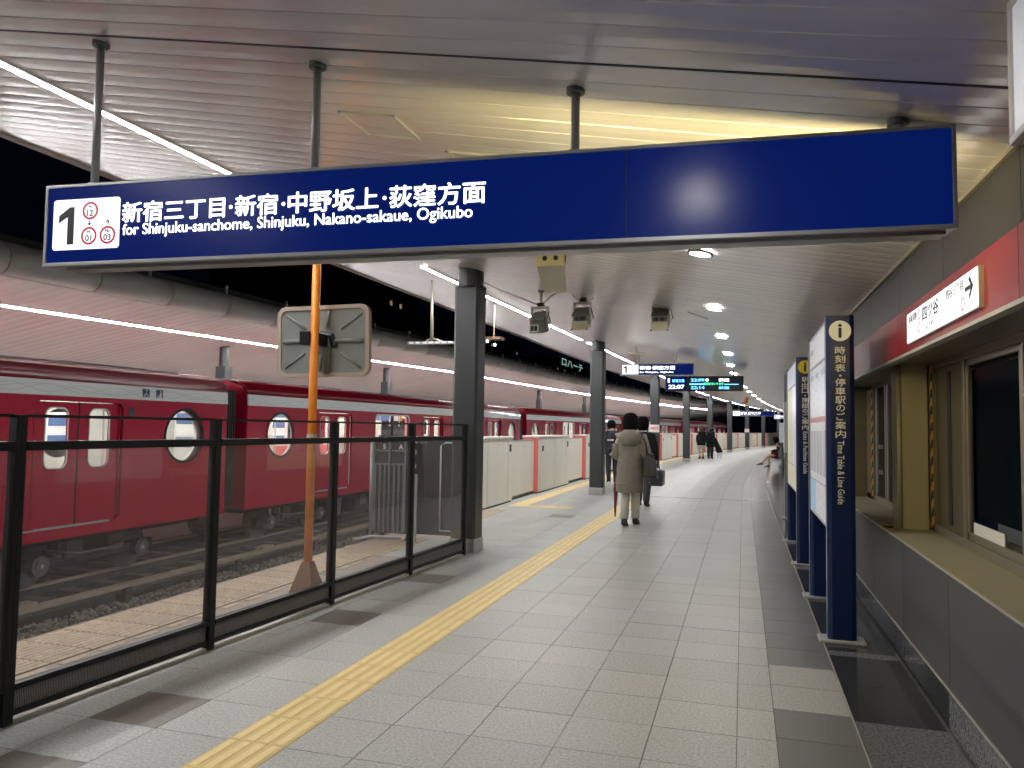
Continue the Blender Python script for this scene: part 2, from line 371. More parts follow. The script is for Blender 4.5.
# grey and black bands along the wall
greyf = MB(); blackf = MB(); ng = 0
def tl(name, m, l0, l1, s0, s1):
    return MB().hexa(tile_box(l0, l1, s0, s1)).build(name, m, floor)
for r in range(-4, rows):
    s0 = 1.15 + r * .4; s1 = s0 + .4
    if 1.9 < s1 < 20:
        light = 4.3 < s0 + .1 < 5.1
        o = tl('grey_floor_tile', M_speck if False else (M_tile if light else M_grey), .15, .527, s0, s1)
        if light: o['label'] = 'pale granite tile in the grey band'
    else: greyf.hexa(tile_box(.15, .527, s0, s1))
tag(greyf.build('grey_floor_tile', M_greyS, floor), kind='stuff')
slab('white_joint', .529, .535, -1, SEND, -.02, .001, M_trim, parent=floor)
segs = [(1.2, 2.4, 'S'), (2.4, 4.3, 'S'), (4.3, 5.50, 'B'), (5.50, 5.62, 'S'), (5.62, 7.25, 'B'), (7.25, 7.45, 'S'), (7.45, 8.75, 'B'), (8.75, 8.95, 'S'), (8.95, 10.7, 'B'), (10.7, 10.9, 'S'), (10.9, 14, 'B')]
for a, b, k in segs:
    n = max(1, round((b - a) / .6))
    for i in range(n):
        tl('dark_granite_tile' if k == 'B' else 'speckled_granite_tile', M_black if k == 'B' else M_speck, .537, .955, a + (b - a) * i / n, a + (b - a) * (i + 1) / n)
for i in range(140):
    blackf.hexa(tile_box(.537, .955, 14 + i * .6, 14.6 + i * .6)); blackf.hexa(tile_box(.955, 1.45, 14 + i * .6, 14.6 + i * .6))
tag(blackf.build('dark_granite_tile', M_black, floor), kind='stuff')
# yellow guiding strip: bar tiles of 0.3 m
def bar_tile_mesh(wd=.3, ln=.3, nb=4, along=True):
    b = MB().box(.001, wd - .001, .001, ln - .001, -.014, .001)
    for i in range(nb):
        c = wd * (i + .5) / nb; h = wd / nb * .35
        b.hexa([(c - h, .005, .001), (c + h, .005, .001), (c + h, ln - .005, .001), (c - h, ln - .005, .001), (c - h * .7, .009, .006), (c + h * .7, .009, .006), (c + h * .7, ln - .009, .006), (c - h * .7, ln - .009, .006)])
    return b
def two_tone(me, nb, base, bars):
    me.materials.append(base); me.materials.append(bars)
    for p in me.polygons: p.material_index = 1 if p.index % (6 * (nb + 1)) >= 6 else 0
    return me
M_yelB = mat('yellow_tactile_base', (.60, .45, .18), .5)
M_edgeB = mat('worn_edge_base', (.13, .10, .08), .6, noise=.25, nscale=12)
ym = two_tone(bar_tile_mesh().mesh('tactile_tile'), 4, M_yelB, M_yel)
ys = MB()
def addfar(dst, src, l, s):
    dst.add([B(l + v[0], s + v[1], v[2]) for v in src.v], src.f)
src = bar_tile_mesh(); nt_ = 0
for i in range(0, 330):
    s = 1.9 + i * .3
    if s > SEND - 1: break
    if s < 15.7: inst('tactile_tile', ym, floor, (-2.27, s, 0))
    else: break
for i in range(0, 300):
    s = 13.7 + i * .3
    if s > SEND - 1: break
    if s < 20: p = B(-4.17, s, 0); inst('tactile_tile', ym, floor, p, -th(s))
    else: addfar(ys, src, -4.17, s)
for i in range(3): inst('tactile_tile', ym, floor, (-3.87 + i * .3, 13.7, .0), 0)
yo = put('tactile_tile', two_tone(ys.mesh('tactile_tile'), 4, M_yelB, M_yelS), None, floor); tag(yo, kind='stuff')
# ribbed edge tiles beyond the fence
em = two_tone(bar_tile_mesh(.56, .3, 11).mesh('edge_tile'), 11, M_edgeB, M_edge)
for i in range(42): inst('edge_tile', em, floor, (-4.52, .4 + i * .3, 0))
dm = box(0, .05, 0, .2, -.01, .004).mesh('edge_marker'); dm.materials.append(M_edge)
for i in range(28): inst('edge_marker', dm, floor, (-3.92, 1.0 + i * .3, 0))
# expansion joint across the platform
for i in range(12):
    a = -2.9 + i * .3; box(a, a + .29, 16.9, 16.96, -.002, .004).build('joint_cover', M_alu if i % 3 == 1 else M_grey, floor)

# ================================================================ STRUCTURE: canopy ceiling with separate cross panels
def ceil_strip(s0, s1, l0=.975, l1=-5.7, n=3, dip=.0018, opp=False):
    """one cross panel, slightly bowed so that each has its own highlight"""
    b = []; fs = []
    for j, u in enumerate((0.0, .025, .5, .975, 1.0)):
        s = s0 + .0012 + (s1 - s0 - .0024) * u; d = (.005, .0, -dip, .0, .005)[j]
        for l in (l0, l1): b.append(B(l, s, (ceil_z(l, s) if not opp else opp_z(l, s)) + d))
    for j in range(4): fs.append((2 * j, 2 * j + 1, 2 * j + 3, 2 * j + 2))
    return b, fs
def opp_z(l, s): return 3.8 - .182 * (-11.3 - l) + .018 * (min(s, 32.0) - 9.5)
dk = MB(); n = 50
vs = []
for i in range(n + 1):
    s = -2 + (SEND + 2) * i / n
    for l, dz in ((1.3, .1), (-5.75, .1), (-5.75, .4), (1.3, .4)): vs.append(B(l, s, ceil_z(l, s) + dz))
fs = []
for i in range(n):
    for k in range(4): fs.append((4 * i + k, 4 * i + (k + 1) % 4, 4 * i + 4 + (k + 1) % 4, 4 * i + 4 + k))
ceiling = struct('ceiling', dk.add(vs, fs), M_deck)
far = MB(); P_ = .155
for i in range(0, int((SEND + 1.2) / P_)):
    s0 = -1.15 + i * P_ + .015; v, f = ceil_strip(s0, s0 + P_, .975 if s0 < 13.7 else 1.5)
    if .9 < s0 < 42:
        o = MB().add(v, f).build('ceiling_panel', M_ceil, ceiling, smooth=False, flip=False)
    else: far.add(v, f)
tag(far.build('ceiling_panel', M_ceilS, ceiling, flip=False), kind='stuff')
# edge trims of the canopy
def rail_along(name, l, dz, w_, h_, s0, s1, m, parent, zf, step=3.0):
    n = int((s1 - s0) / step) + 1; vs = []; fs = [(0, 1, 2, 3)]
    for i in range(n + 1):
        s = s0 + (s1 - s0) * i / n; z = zf(l, s) + dz
        for a, c in ((0, 0), (w_, 0), (w_, h_), (0, h_)): vs.append(B(l + a, s, z + c))
    for i in range(n):
        for k in range(4): fs.append((4 * i + k, 4 * i + (k + 1) % 4, 4 * i + 4 + (k + 1) % 4, 4 * i + 4 + k))
    fs.append(tuple(4 * n + k for k in (3, 2, 1, 0)))
    return MB().add(vs, fs).build(name, m, parent)
rail_along('edge_trim', -5.76, -.03, .06, .14, -2, SEND, M_trim, ceiling, ceil_z)
rail_along('edge_gutter', -6.15, .05, .40, .40, -2, SEND, M_gut, ceiling, ceil_z)
rail_along('wall_trim', .955, -.02, .022, .03, -2, 13.45, M_gold, ceiling, ceil_z)
slab('ceiling_seam', .97, -5.6, 2.725, 2.74, 0, .01, M_blk, parent=ceiling) if False else MB().hexa([B(l, q, ceil_z(l, q) - .003 + e) for e in (0, .004) for l, q in ((.97, 2.722), (-5.6, 2.722), (-5.6, 2.735), (.97, 2.735))]).build('ceiling_seam', M_blk, ceiling)
# access hatches outlined on the ceiling
for (l, s, a, b) in ((-2.0, 3.45, .32, .34), (-1.6, 3.95, .32, .34)):
    hz = lambda x, y: ceil_z(x, y) - .008
    f = MB(); e = .012
    for (p0, p1, q0, q1) in ((l, l + a, s, s + e), (l, l + a, s + b - e, s + b), (l, l + e, s, s + b), (l + a - e, l + a, s, s + b)):
        f.hexa([(x, y, hz(x, y) - .004) for x, y in ((p0, q0), (p1, q0), (p1, q1), (p0, q1))] + [(x, y, hz(x, y) + .01) for x, y in ((p0, q0), (p1, q0), (p1, q1), (p0, q1))])
    f.build('access_hatch', M_ceil, ceiling)

# ================================================================ STRUCTURE: right-hand wall
WX = .975
wr = tag(slab('wall_right', 1.5, 1.66, -1.2, SEND, -.1, 4.2, M_deck), kind='structure')
wp = {}
PJ = [4.33 + 1.145 * k for k in range(-5, 84)]
pf = MB()
def wall_panel(s0, s1, z0, z1, name='wall_panel', m=M_panel, l=WX, t=.03, g=.003):
    a = [B(l, s0 + g), B(l + t, s0 + g), B(l + t, s1 - g), B(l, s1 - g)]
    zz = z1 if callable(z1) else (lambda s: z1)
    v = [Vector((q.x, q.y, z0 + g)) for q in a] + [Vector((q.x, q.y, zz(s) - g)) for q, s in zip(a, (s0, s0, s1, s1))]
    return MB().hexa(v).build(name, m, wr)
topz = lambda s: ceil_z(WX, s) + .05
for k in range(len(PJ) - 1):
    a, b = PJ[k], PJ[k + 1]
    if a > 26:
        q = [B(1.45, a + .003), B(1.48, a + .003), B(1.48, b - .003), B(1.45, b - .003)]
        pf.hexa([Vector((v.x, v.y, .18)) for v in q] + [Vector((v.x, v.y, topz(a))) for v in q]); continue
    if a > 13.4:
        wall_panel(a, b, .0, lambda s_: ceil_z(1.45, s_) + .02, l=1.45); continue
    wall_panel(a, b, .19, .762 if a < 9 else 2.2)
    wall_panel(a, b, 2.225, topz)
    wall_panel(a, b, 1.945, 2.22, 'fascia_panel', M_red, WX - .012, .04)
    o = wall_panel(a, b, 0.0, .182, 'baseboard_tile', M_speck if b < 4.6 else M_black, WX - .005, .035)
tag(pf.build('wall_panel', M_panelS, wr), kind='stuff')
slab('wall_backing', WX + .031, WX + .05, -1.2, 9.0, -.02, .76, M_deck, parent=wr)
slab('wall_backing', WX + .031, WX + .05, -1.2, 13.45, 1.96, 2.7, M_deck, parent=wr)
slab('baseboard_trim', WX - .007, WX + .01, -1.2, 13.45, .184, .19, M_trim, parent=wr)
slab('fascia_trim', WX - .02, WX + .03, -1.2, 9.1, 1.925, 1.943, M_trim, parent=wr)
slab('soffit', WX + .01, 1.34, -1.2, 9.1, 1.943, 1.97, M_soff, parent=wr)
slab('counter_sill', WX - .012, 1.34, -1.2, 6.12, .762, .772, M_beige, parent=wr)
slab('counter_sill', WX - .012, 1.34, 6.32, 9.0, .762, .772, M_beige, parent=wr)
box(WX, 1.5, 13.45, 13.5, 0, 2.75).build('wall_return', M_panel, wr)
slab('sill_edge', WX - .016, WX - .006, -1.2, 9.0, .764, .776, M_gold, parent=wr)
box(1.065, 1.265, 6.12, 6.34, .745, 1.95).build('pilaster', mat('pilaster_beige', (.42, .38, .25), .5), wr, bevel=.004)
MB().tube([(1.075, 6.12, .772), (1.075, 6.12, 1.945)], .02, 12).build('pilaster_edge', M_gold, wr, smooth=True)
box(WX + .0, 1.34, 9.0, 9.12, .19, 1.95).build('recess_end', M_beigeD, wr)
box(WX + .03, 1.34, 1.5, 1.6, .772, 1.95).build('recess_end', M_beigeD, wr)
def window(name, parts, s0, s1, haz, slit, slidr, lab):
    w_ = tag(box(1.325, 1.34, s0, s1, .77, 1.95).build(name, M_darkbl), kind='structure')
    def fr(a, b, z0, z1, m=M_frame, n='window_frame', x=1.27, t=.045): return box(x, x + t, a, b, z0, z1).build(n, m, w_, bevel=.003)
    fr(s0, s1, .772, .83); fr(s0, s1, 1.90, 1.945)
    for p in parts: fr(p - .028, p + .028, .83, 1.90)
    return w_, fr
w1, fr = window('window_1', [5.23, 4.2, 3.15, 2.1], 1.6, 6.12, None, None, None, '')
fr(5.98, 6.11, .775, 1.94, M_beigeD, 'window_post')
box(1.262, 1.269, 6.0, 6.045, .80, 1.93).build('hazard_tape', M_haz, w1)
fr(5.26, 5.98, .83, 1.90, M_frost, 'frosted_pane', 1.29, .01); fr(5.58, 5.66, .86, 1.86, M_ink, 'pane_gap', 1.283, .006)
for a, b in ((4.23, 5.2), (3.18, 4.17), (2.13, 3.12)):
    fr(a, a + .035, .83, 1.9, M_frame, 'sash_frame', 1.28, .03); fr(b - .035, b, .83, 1.9, M_frame, 'sash_frame', 1.28, .03)
    fr(a, b, .83, .875, M_frame, 'sash_frame', 1.28, .03); fr(a, b, 1.86, 1.9, M_frame, 'sash_frame', 1.28, .03)
    fr(a + .035, b - .035, .875, 1.86, M_glassw, 'pane', 1.292, .006)
box(1.286, 1.290, 4.55, 5.10, .845, .94).build('white_sheet', M_white, w1)
w2, fr = window('window_2', [7.0, 7.9], 6.34, 9.0, None, None, None, '')
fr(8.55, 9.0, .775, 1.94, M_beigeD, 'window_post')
box(1.262, 1.269, 8.6, 8.66, .80, 1.93).build('hazard_tape', M_haz, w2)
for a, b in ((7.93, 8.5), (7.03, 7.87), (6.36, 6.97)):
    fr(a, a + .03, .83, 1.9, M_alu, 'sash_frame', 1.28, .03); fr(b - .03, b, .83, 1.9, M_alu, 'sash_frame', 1.28, .03)
    fr(a + .03, b - .03, .83, 1.9, M_glassw, 'pane', 1.292, .006)
box(1.24, 1.27, 8.02, 8.06, 1.30, 1.34).build('window_latch', M_alu, w2); box(1.24, 1.27, 8.02, 8.06, 1.06, 1.10).build('window_latch', M_alu, w2)

# ================================================================ STRUCTURE: track bed and far side
tb = struct('ground', box(-60, -4.4, -30, 200, -1.6, -1.22), M_ball)
tag(slab('wall_far', -18.6, -18.2, -10, SEND, -1.3, 3.2, M_panel), kind='structure')
tag(slab('floor_opposite', -18.2, -12.6, -10, SEND, -1.2, 0, M_opf), kind='structure')
# opposite canopy
opc = MB(); vs = []
for i in range(61):
    s = -10 + (SEND + 15) * i / 60
    for l, dz in ((-11.4, .1), (-18.5, .1), (-18.5, .5), (-11.4, .5)): vs.append(B(l, s, opp_z(l, s) + dz))
fs = []
for i in range(60):
    for k in range(4): fs.append((4 * i + k, 4 * i + (k + 1) % 4, 4 * i + 4 + (k + 1) % 4, 4 * i + 4 + k))
opp = struct('ceiling_opposite', opc.add(vs, fs), M_roofd)
fo = MB(); q = 0; PO = .3
for i in range(int((SEND + 6) / PO)):
    s0 = 1 + i * PO; v, f = ceil_strip(s0, s0 + PO, -11.45, -18.3, dip=.003, opp=True)
    if s0 > 7 and q < 150:
        o = MB().add(v, f).build('ceiling_panel', M_opc, opp, flip=False); q += 1
    else: fo.add(v, f)
tag(fo.build('ceiling_panel', M_opcS, opp, flip=False), kind='stuff')
# rounded gutter segments
def gutter_seg(s0, s1, r=.27):
    vs = []; fs = []; n = 12; prof = []
    for k in range(n + 1):
        t = math.radians(-110 + 210 * k / n); prof.append((math.cos(t) * r * .9, math.sin(t) * r))
    prof += [(-.3, r), (-.3, -r)]
    for j in range(3):
        s = s0 + .012 + (s1 - s0 - .024) * j / 2; c = opp_z(-11.3, s) + .25
        for a, z in prof: vs.append(B(-11.42 + a, s, c + z))
    m_ = len(prof)
    for j in range(2):
        for k in range(m_): fs.append((j * m_ + k, j * m_ + (k + 1) % m_, (j + 1) * m_ + (k + 1) % m_, (j + 1) * m_ + k))
    fs += [tuple(range(m_))[::-1], tuple(2 * m_ + k for k in range(m_))]
    return MB().add(vs, fs)
for i in range(52):
    s0 = 2.0 + i * 1.83
    if s0 > SEND: break
    o = gutter_seg(s0, s0 + 1.83).build('gutter_segment', M_gut, opp)
    for p in o.data.polygons: p.use_smooth = len(p.vertices) == 4
rail_along('roof_edge', -11.95, .48, .45, .30, -5, SEND, M_roofd, opp, opp_z)
for i in range(40): # ribs on the dark roof edge
    s = 3 + i * 2.4; p = B(-11.5, s, opp_z(-11.5, s) + .5); o = box(0, .05, 0, .05, 0, .27).build('roof_rib', M_gut, opp); o.location = p
def strip_light(name, lab, l0, s0, l1, s1, wd, zf, m, n=6):
    t = thing(name, lab, 'strip light', B(l0, s0, zf(l0, s0))); o0 = t.location.copy(); hb = MB(); db = MB()
    cut = [(l0 + (l1 - l0) * i / n, s0 + (s1 - s0) * i / n) for i in range(n + 1)]
    for i in range(n):
        (a, s), (b, e) = cut[i], cut[i + 1]
        for mb_, w_, d0, d1 in ((hb, wd / 2 + .012, -.012, .02), (db, wd / 2, -.0135, -.011)):
            lo = [B(a + e_ * w_, q_, zf(a + e_ * w_, q_) + d0) for a, q_, e_ in ((a, s, -1), (a, s, 1), (b, e, 1), (b, e, -1))]
            hi = [v + Vector((0, 0, d1 - d0)) for v in lo]
            mb_.hexa([v - o0 for v in lo] + [v - o0 for v in hi])
    hb.build('housing', M_white, t); db.build('diffuser', m, t); return t
runs = [(-3.92, -1.0, -3.87, 8.4), (-3.87, 8.9, -3.55, 17.2), (-3.5, 17.8, -3.2, 26.5), (-3.15, 27.3, -3.15, 35.7), (-3.15, 36.6, -3.15, 45.0), (-3.15, 46, -3.15, 54), (-3.15, 55, -3.15, 63), (-3.15, 64.3, -3.15, 72), (-3.15, 73.5, -3.15, 82)]
for i, (a, s, b, e) in enumerate(runs):
    strip_light('strip_light', 'long white light strip set in the near canopy ceiling, %s from the camera' % ORD[i], a, s, b, e, .075, ceil_z, M_strip)
for i in range(7):
    s = -4 + i * 14.0
    strip_light('strip_light', 'long white light strip under the canopy across the tracks, %s from the left' % ORD[i], -12.9, s, -12.9, s + 13.7, .10, opp_z, M_stripO)
for i in range(6):
    s = 17.5 + 9.25 * (i - 1) if i else 8.2
    s = 8.5 + 9.25 * i; z = opp_z(-13.6, s)
    t = thing('column', 'dark column under the far canopy behind the red train, %s from the left' % ORD[i], 'column', B(-13.6, s, 0), -th(s))
    box(-.15, .15, -.15, .15, 0, z - .55).build('shaft', M_cold, t); MB().tube([(0, 0, z - .6), (0, 0, z + .1)], .13, 16).build('column_head', M_cold, t, smooth=False)

# ================================================================ downlights
for i in range(22):
    s = 5.8 + 2.9 * i if i < 20 else (1.8, -1.1)[i - 20]; l = (-.30 if s > 3 else -.05) if s < 12 else -.26 + max(0, s - 20) * .026; z = ceil_z(l, s)
    t = thing('downlight', 'round recessed ceiling downlight, %s in the row from the big blue sign' % ORD[i] if i < 20 else 'round recessed downlight above the camera, %s before the blue sign' % ORD[i - 20], 'ceiling light', B(l, s, z - .012), 0, None)
    t.rotation_euler = (0, math.atan(.182), 0)
    me = plate_mesh(oval(0, 0, .095, .095, 24), [oval(0, 0, .079, .079, 24)], .022); me.transform(Matrix.Translation((0, 0, -.009))); put('trim_ring', me, M_ring, t); MB().tube([(0, 0, -.0065), (0, 0, .0)], .078, 20).build('lamp_face', M_down, t)

# ================================================================ columns on the near platform
for i in range(9):
    s = 8.57 if i == 0 else 16.9 if i == 1 else 8.5 + 9.2 * i; l = -3.11 if i == 0 else -3.09 if i == 1 else -3.1
    z = ceil_z(l, s) + .02
    t = thing('column', ['tall dark grey column at the end of the glass fence', 'dark grey column in front of the man in black at the platform gates'][i] if i < 2 else 'dark grey platform column, %s counted from the glass fence' % ORD[i], 'column', B(l, s, 0), -th(s))
    b = MB(); q = .152; c = .03
    prof = [(q, -q + c), (q, q - c), (q - c, q), (-q + c, q), (-q, q - c), (-q, -q + c), (-q + c, -q), (q - c, -q)]
    b.add([(x, y, .16) for x, y in prof] + [(x, y, z - .24) for x, y in prof], [tuple(range(8))[::-1], tuple(range(8, 16))] + [(k, (k + 1) % 8, 8 + (k + 1) % 8, 8 + k) for k in range(8)])
    b.build('shaft', M_col, t)
    box(-.157, .157, -.157, .157, 0, .16).build('base_plate', M_colbase, t, bevel=.01)
    MB().tube([(0, 0, z - .26), (0, 0, z + .06)], .152, 24).build('column_head', M_col, t)
    MB().tube([(0, 0, z - .255), (0, 0, z - .24)], .19, 24).build('collar', M_blk, t)
    if i in (2, 6):
        box(-.17, .17, -.162, -.154, 1.36, 1.62).build('notice_plate', M_white, t)
        text('禁煙区域', M_inkred, t, (0, -.163, 1.46), (1, 0, 0), (0, 0, 1), .27, .08, .02, anchor='c')

# ================================================================ big hanging sign
A = Vector((-3.07, 2.72, 2.15)); Bv = Vector((.725, 3.0, 2.172)); U_ = (Bv - A); LEN = U_.length; U_.normalize()
N_ = U_.cross(Vector((0, 0, 1))).normalized(); V_ = N_.cross(U_) * -1
if V_.z < 0: V_ = -V_
N_ = U_.cross(V_); N_ = N_ if N_.y < 0 else -N_         # towards the viewer
sg = thing('platform_sign', 'long blue illuminated direction sign for platform 1 hanging from the ceiling', 'sign', (A + Bv) / 2)
SL = sg.location.copy()
def SP(u, v, n=0): return A + U_ * u + V_ * v + N_ * n - SL
def sbox(name, u0, u1, v0, v1, n0, n1, m, bevel=0, parent=None):
    p = [SP(u, v, n) for v in (v0, v1) for (u, n) in ((u0, n1), (u1, n1), (u1, n0), (u0, n0))]
    return MB().hexa(p).build(name, m, parent or sg, bevel=bevel)
H = .376; DEP = .13
sbox('sign_body', 0.004, LEN - .004, .004, H - .004, -DEP, -.012, M_alu)
for q in ((0, LEN, 0, .017), (0, LEN, H - .014, H), (0, .014, .017, H - .014), (LEN - .014, LEN, .017, H - .014)):
    sbox('sign_frame', *q, -.02, .004, M_alu, .002)
sbox('sign_face', .014, 2.646, .017, H - .014, -.012, -.002, M_blueE); sbox('face_joint', 2.640, 2.658, .017, H - .014, -.0125, -.006, M_blk); sbox('sign_face', 2.651, LEN - .014, .017, H - .014, -.012, -.002, M_blueE)
sbox('bottom_rail', .1, LEN - .03, -.012, .002, -DEP + .02, -.03, M_alu)
pm = plate_mesh(rrect(.046, .396, .074, .306, .014), [], .003); pm.transform(basis(U_, V_, SP(0, 0, 0))); put('number_panel', pm, M_lit, sg)
def stext(body, m, u0, v0, wd, ht, wt=.0, n=.003, nm='lettering', parent=None): return text(body, m, parent or sg, SP(u0, v0, n), U_, V_, wd, ht, wt, name=nm)
def one(x0, y0, h, m, par, a, b_, org):
    me = plate_mesh([(x0 + h * .27, y0), (x0 + h * .47, y0), (x0 + h * .47, y0 + h), (x0 + h * .33, y0 + h), (x0, y0 + h * .78), (x0, y0 + h * .58), (x0 + h * .27, y0 + h * .74)], [], .001)
    me.transform(basis(a, b_, org)); return put('lettering', me, m, par)
one(.078, .098, .172, M_ink, sg, U_, V_, SP(0, 0, .003))
def ring(cu, cv, r, w_, m, parent, SPf, a, b, nm='route_ring'):
    me = plate_mesh(oval(cu, cv, r, r), [oval(cu, cv, r - w_, r - w_)], .001); me.transform(basis(a, b, SPf(0, 0, .003))); return put(nm, me, m, parent)
for cu, cv, l_, nn in ((.243, .249, 'M', '12'), (.240, .134, 'M', '01'), (.338, .134, 'Mb', '03')):
    ring(cu, cv, .041, .0095, M_inkred, sg, SP, U_, V_)
    text(nn, M_ink, sg, SP(cu, cv - .026, .0035), U_, V_, None, .030, .02, anchor='c'); text(l_, M_ink, sg, SP(cu, cv + .010, .0035), U_, V_, None, .015, .02, anchor='c')
for cu in (.243, .338): text('↓' if cu < .3 else '↑', M_ink, sg, SP(cu, .180, .0035), U_, V_, None, .024, .035, anchor='c')
# the lettering, one run per word
x = .412
for wd_ in ('新宿三丁目', '·', '新宿', '·', '中野坂上', '·', '荻窪方面'):
    if wd_ == '·':
        me = plate_mesh(oval(0, 0, .0085, .0085, 12), [], .001); me.transform(basis(U_, V_, SP(x + .0195, .228, .003))); put('lettering', me, M_litlet, sg); x += .041
    else:
        stext(wd_, M_litlet, x, .183, .1035 * len(wd_) - .004, .094, .020); x += .1042 * len(wd_)
stext('for Shinjuku-sanchome, Shinjuku, Nakano-sakaue, Ogikubo', M_litlet, .416, .112, 1.622, .066, .013)
for i, (hx) in enumerate((.195, 1.305, 2.44, 3.635)):
    p = SP(hx, H, -.07); zc = ceil_z((p + SL).x, (p + SL).y) - SL.z
    MB().tube([p, (p.x, p.y, zc)], .018, 12).build('hanger_rod', M_alu, sg, smooth=True)
    MB().tube([(p.x, p.y, zc - .02), (p.x, p.y, zc + .03)], .038, 14).build('ceiling_flange', M_bgrey, sg, smooth=False)
    MB().tube([(p.x, p.y, p.z + .0), (p.x, p.y, p.z + .02)], .03, 12).build('rod_socket', M_alu, sg)
# the back of the sign is a yellow lit exit panel; it glows on the ceiling behind
sbox('yellow_back_panel', 1.75, LEN - .03, .03, H - .03, -DEP - .006, -DEP, mat('lit_yellow', (.8, .6, .1), .3, emit=(1.0, .79, .34), strength=9.0))

# ================================================================ wall direction sign on the red fascia
ws = thing('wall_sign', 'white illuminated station name sign with an arrow on the red fascia', 'sign', (.955, 4.33, 2.07))
box(-.012, .012, -.725, .725, -.09, .09).build('sign_body', M_alu, ws)
me = plate_mesh(rrect(-.72, .72, -.085, .085, .012), [], .004); me.transform(basis((0, -1, 0), (0, 0, 1), (-.014, 0, 0))); put('lit_face', me, M_lit, ws)
def wt(body, a, z, wd, ht, m=M_ink, wgt=.0): text(body, m, ws, (-.0165, -a, z), (0, -1, 0), (0, 0, 1), wd, ht, wgt, off=.001)
M_inkg = mat('grey_green_ink', (.14, .17, .17), .5)
wt('赤坂見附', -.66, .025, .22, .045, M_inkg, .015); wt('四ツ谷', -.30, -.012, .36, .08, M_ink, .02); wt('よつや', -.22, -.062, .16, .034, M_ink, .02)
wt('四谷三丁目', .21, .022, .30, .048, M_inkg, .015); wt('→', .54, -.035, .13, .1, M_ink, .03)
def WSP(a, b, n=0): return Vector((-.0165 - n, -a, b))
for ca, cb, tx in ((-.385, .042, 'M'), (-.385, -.03, '12'), (.50, -.04, '11')):
    ring(ca, cb, .03, .006, M_inkred, ws, lambda a, b, n: WSP(a, b, .001), (0, -1, 0), (0, 0, 1)); text(tx, M_ink, ws, WSP(ca, cb - .012, .001), (0, -1, 0), (0, 0, 1), None, .024, anchor='c')

# ================================================================ lit box at upper right, close to the camera
lb = thing('light_box', 'pale framed sign box at the upper right edge, seen from below', 'sign', (.66, 1.45, 2.12))
box(-.055, .09, -.55, .56, 0, .34).build('box_body', M_cream, lb, bevel=.004)
for q in ((-.55, .56, 0, .02), (-.55, .56, .32, .34), (-.55, -.53, .02, .32), (.54, .56, .02, .32)): box(-.066, -.055, *q).build('box_frame', M_trim, lb, bevel=.002)
box(-.060, -.055, -.53, .54, .02, .32).build('box_face', M_litsoft, lb)
for y in (-.4, .4): MB().tube([(.02, y, .34), (.02, y, ceil_z(.68, 1.45 + y) - 2.12)], .014, 8).build('hanger_rod', M_alu, lb)

# ================================================================ information boards
def info_board(name, lab, s0, s1, l, cir, jp, en, faces, group=None):
    t = thing(name, lab, 'information board', (l, s0, 0))
    D = s1 - s0
    for y in (0, D):
        b = MB(); q = .093; c = .03; dy = .055
        prof = [(q, -dy + c * .5), (q, dy - c * .5), (q - c, dy), (-q + c, dy), (-q, dy - c * .5), (-q, -dy + c * .5), (-q + c, -dy), (q - c, -dy)]
        b.add([(x_, y + y_, .02) for x_, y_ in prof] + [(x_, y + y_, 2.275) for x_, y_ in prof], [tuple(range(8))[::-1], tuple(range(8, 16))] + [(k, (k + 1) % 8, 8 + (k + 1) % 8, 8 + k) for k in range(8)])
        b.build('post', M_blue, t)
        box(-.15, .15, y - .09, y + .09, 0, .02).build('foot_plate', M_alu, t, bevel=.004)
    box(-.075, .075, .055, D - .055, .78, 2.24).build('board_core', M_blue, t)
    for (y0, y1, z0, z1, m) in faces:
        box(-.083, -.075, y0, y1, z0, z1).build('display_sheet', m, t)
    for z in (.775, 1.985, 2.235): box(-.088, -.07, .055, D - .055, z, z + .014).build('display_rail', M_alu, t)
    box(-.088, -.07, .052, .066, .78, 2.24).build('display_rail', M_alu, t); box(-.088, -.07, D - .066, D - .052, .78, 2.24).build('display_rail', M_alu, t)
    me = plate_mesh(oval(0, 2.165, .073, .073), [], .004); me.transform(basis((1, 0, 0), (0, 0, 1), (0, -.057, 0))); o = put('round_emblem', me, cir, t)
    text('i', M_ink, t, (0, -.0595, 2.115), (1, 0, 0), (0, 0, 1), None, .1, .03, anchor='c')
    z = 2.055
    for ch in jp:
        if ch == '・': me = plate_mesh(oval(0, z - .02, .008, .008, 12), [], .001); me.transform(basis((1, 0, 0), (0, 0, 1), (0, -.057, 0))); put('lettering', me, M_crlet, t); z -= .04; continue
        h = .055 if ch not in 'の' else .046
        text(ch, M_crlet, t, (0, -.0555, z - h), (1, 0, 0), (0, 0, 1), .068 if ch not in 'のご' else .056, h, .012, anchor='c', off=.001); z -= h + .007
    z -= .012
    text(en, M_crlet, t, (-.023, -.0555, z), (0, 0, -1), (1, 0, 0), len(en) * .0192 + .0, .045, .01, off=.001)
    return t
M_crlet = mat('cream_lettering', (.92, .91, .86), .5)
M_ivory = mat('ivory_emblem', (.75, .72, .55), .4, emit=(.75, .72, .55), strength=.2)
M_yelem = mat('yellow_emblem', (.80, .68, .02), .4)
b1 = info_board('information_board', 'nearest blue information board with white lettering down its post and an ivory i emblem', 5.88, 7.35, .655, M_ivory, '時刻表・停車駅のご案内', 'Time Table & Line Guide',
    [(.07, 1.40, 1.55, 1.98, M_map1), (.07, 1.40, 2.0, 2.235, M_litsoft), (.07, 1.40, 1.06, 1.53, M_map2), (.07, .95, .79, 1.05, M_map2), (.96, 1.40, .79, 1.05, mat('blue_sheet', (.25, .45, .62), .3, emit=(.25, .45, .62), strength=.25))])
box(-.086, -.082, .07, 1.40, 1.53, 1.57).build('red_band', mat('pink_band', (.65, .25, .24), .4), b1)
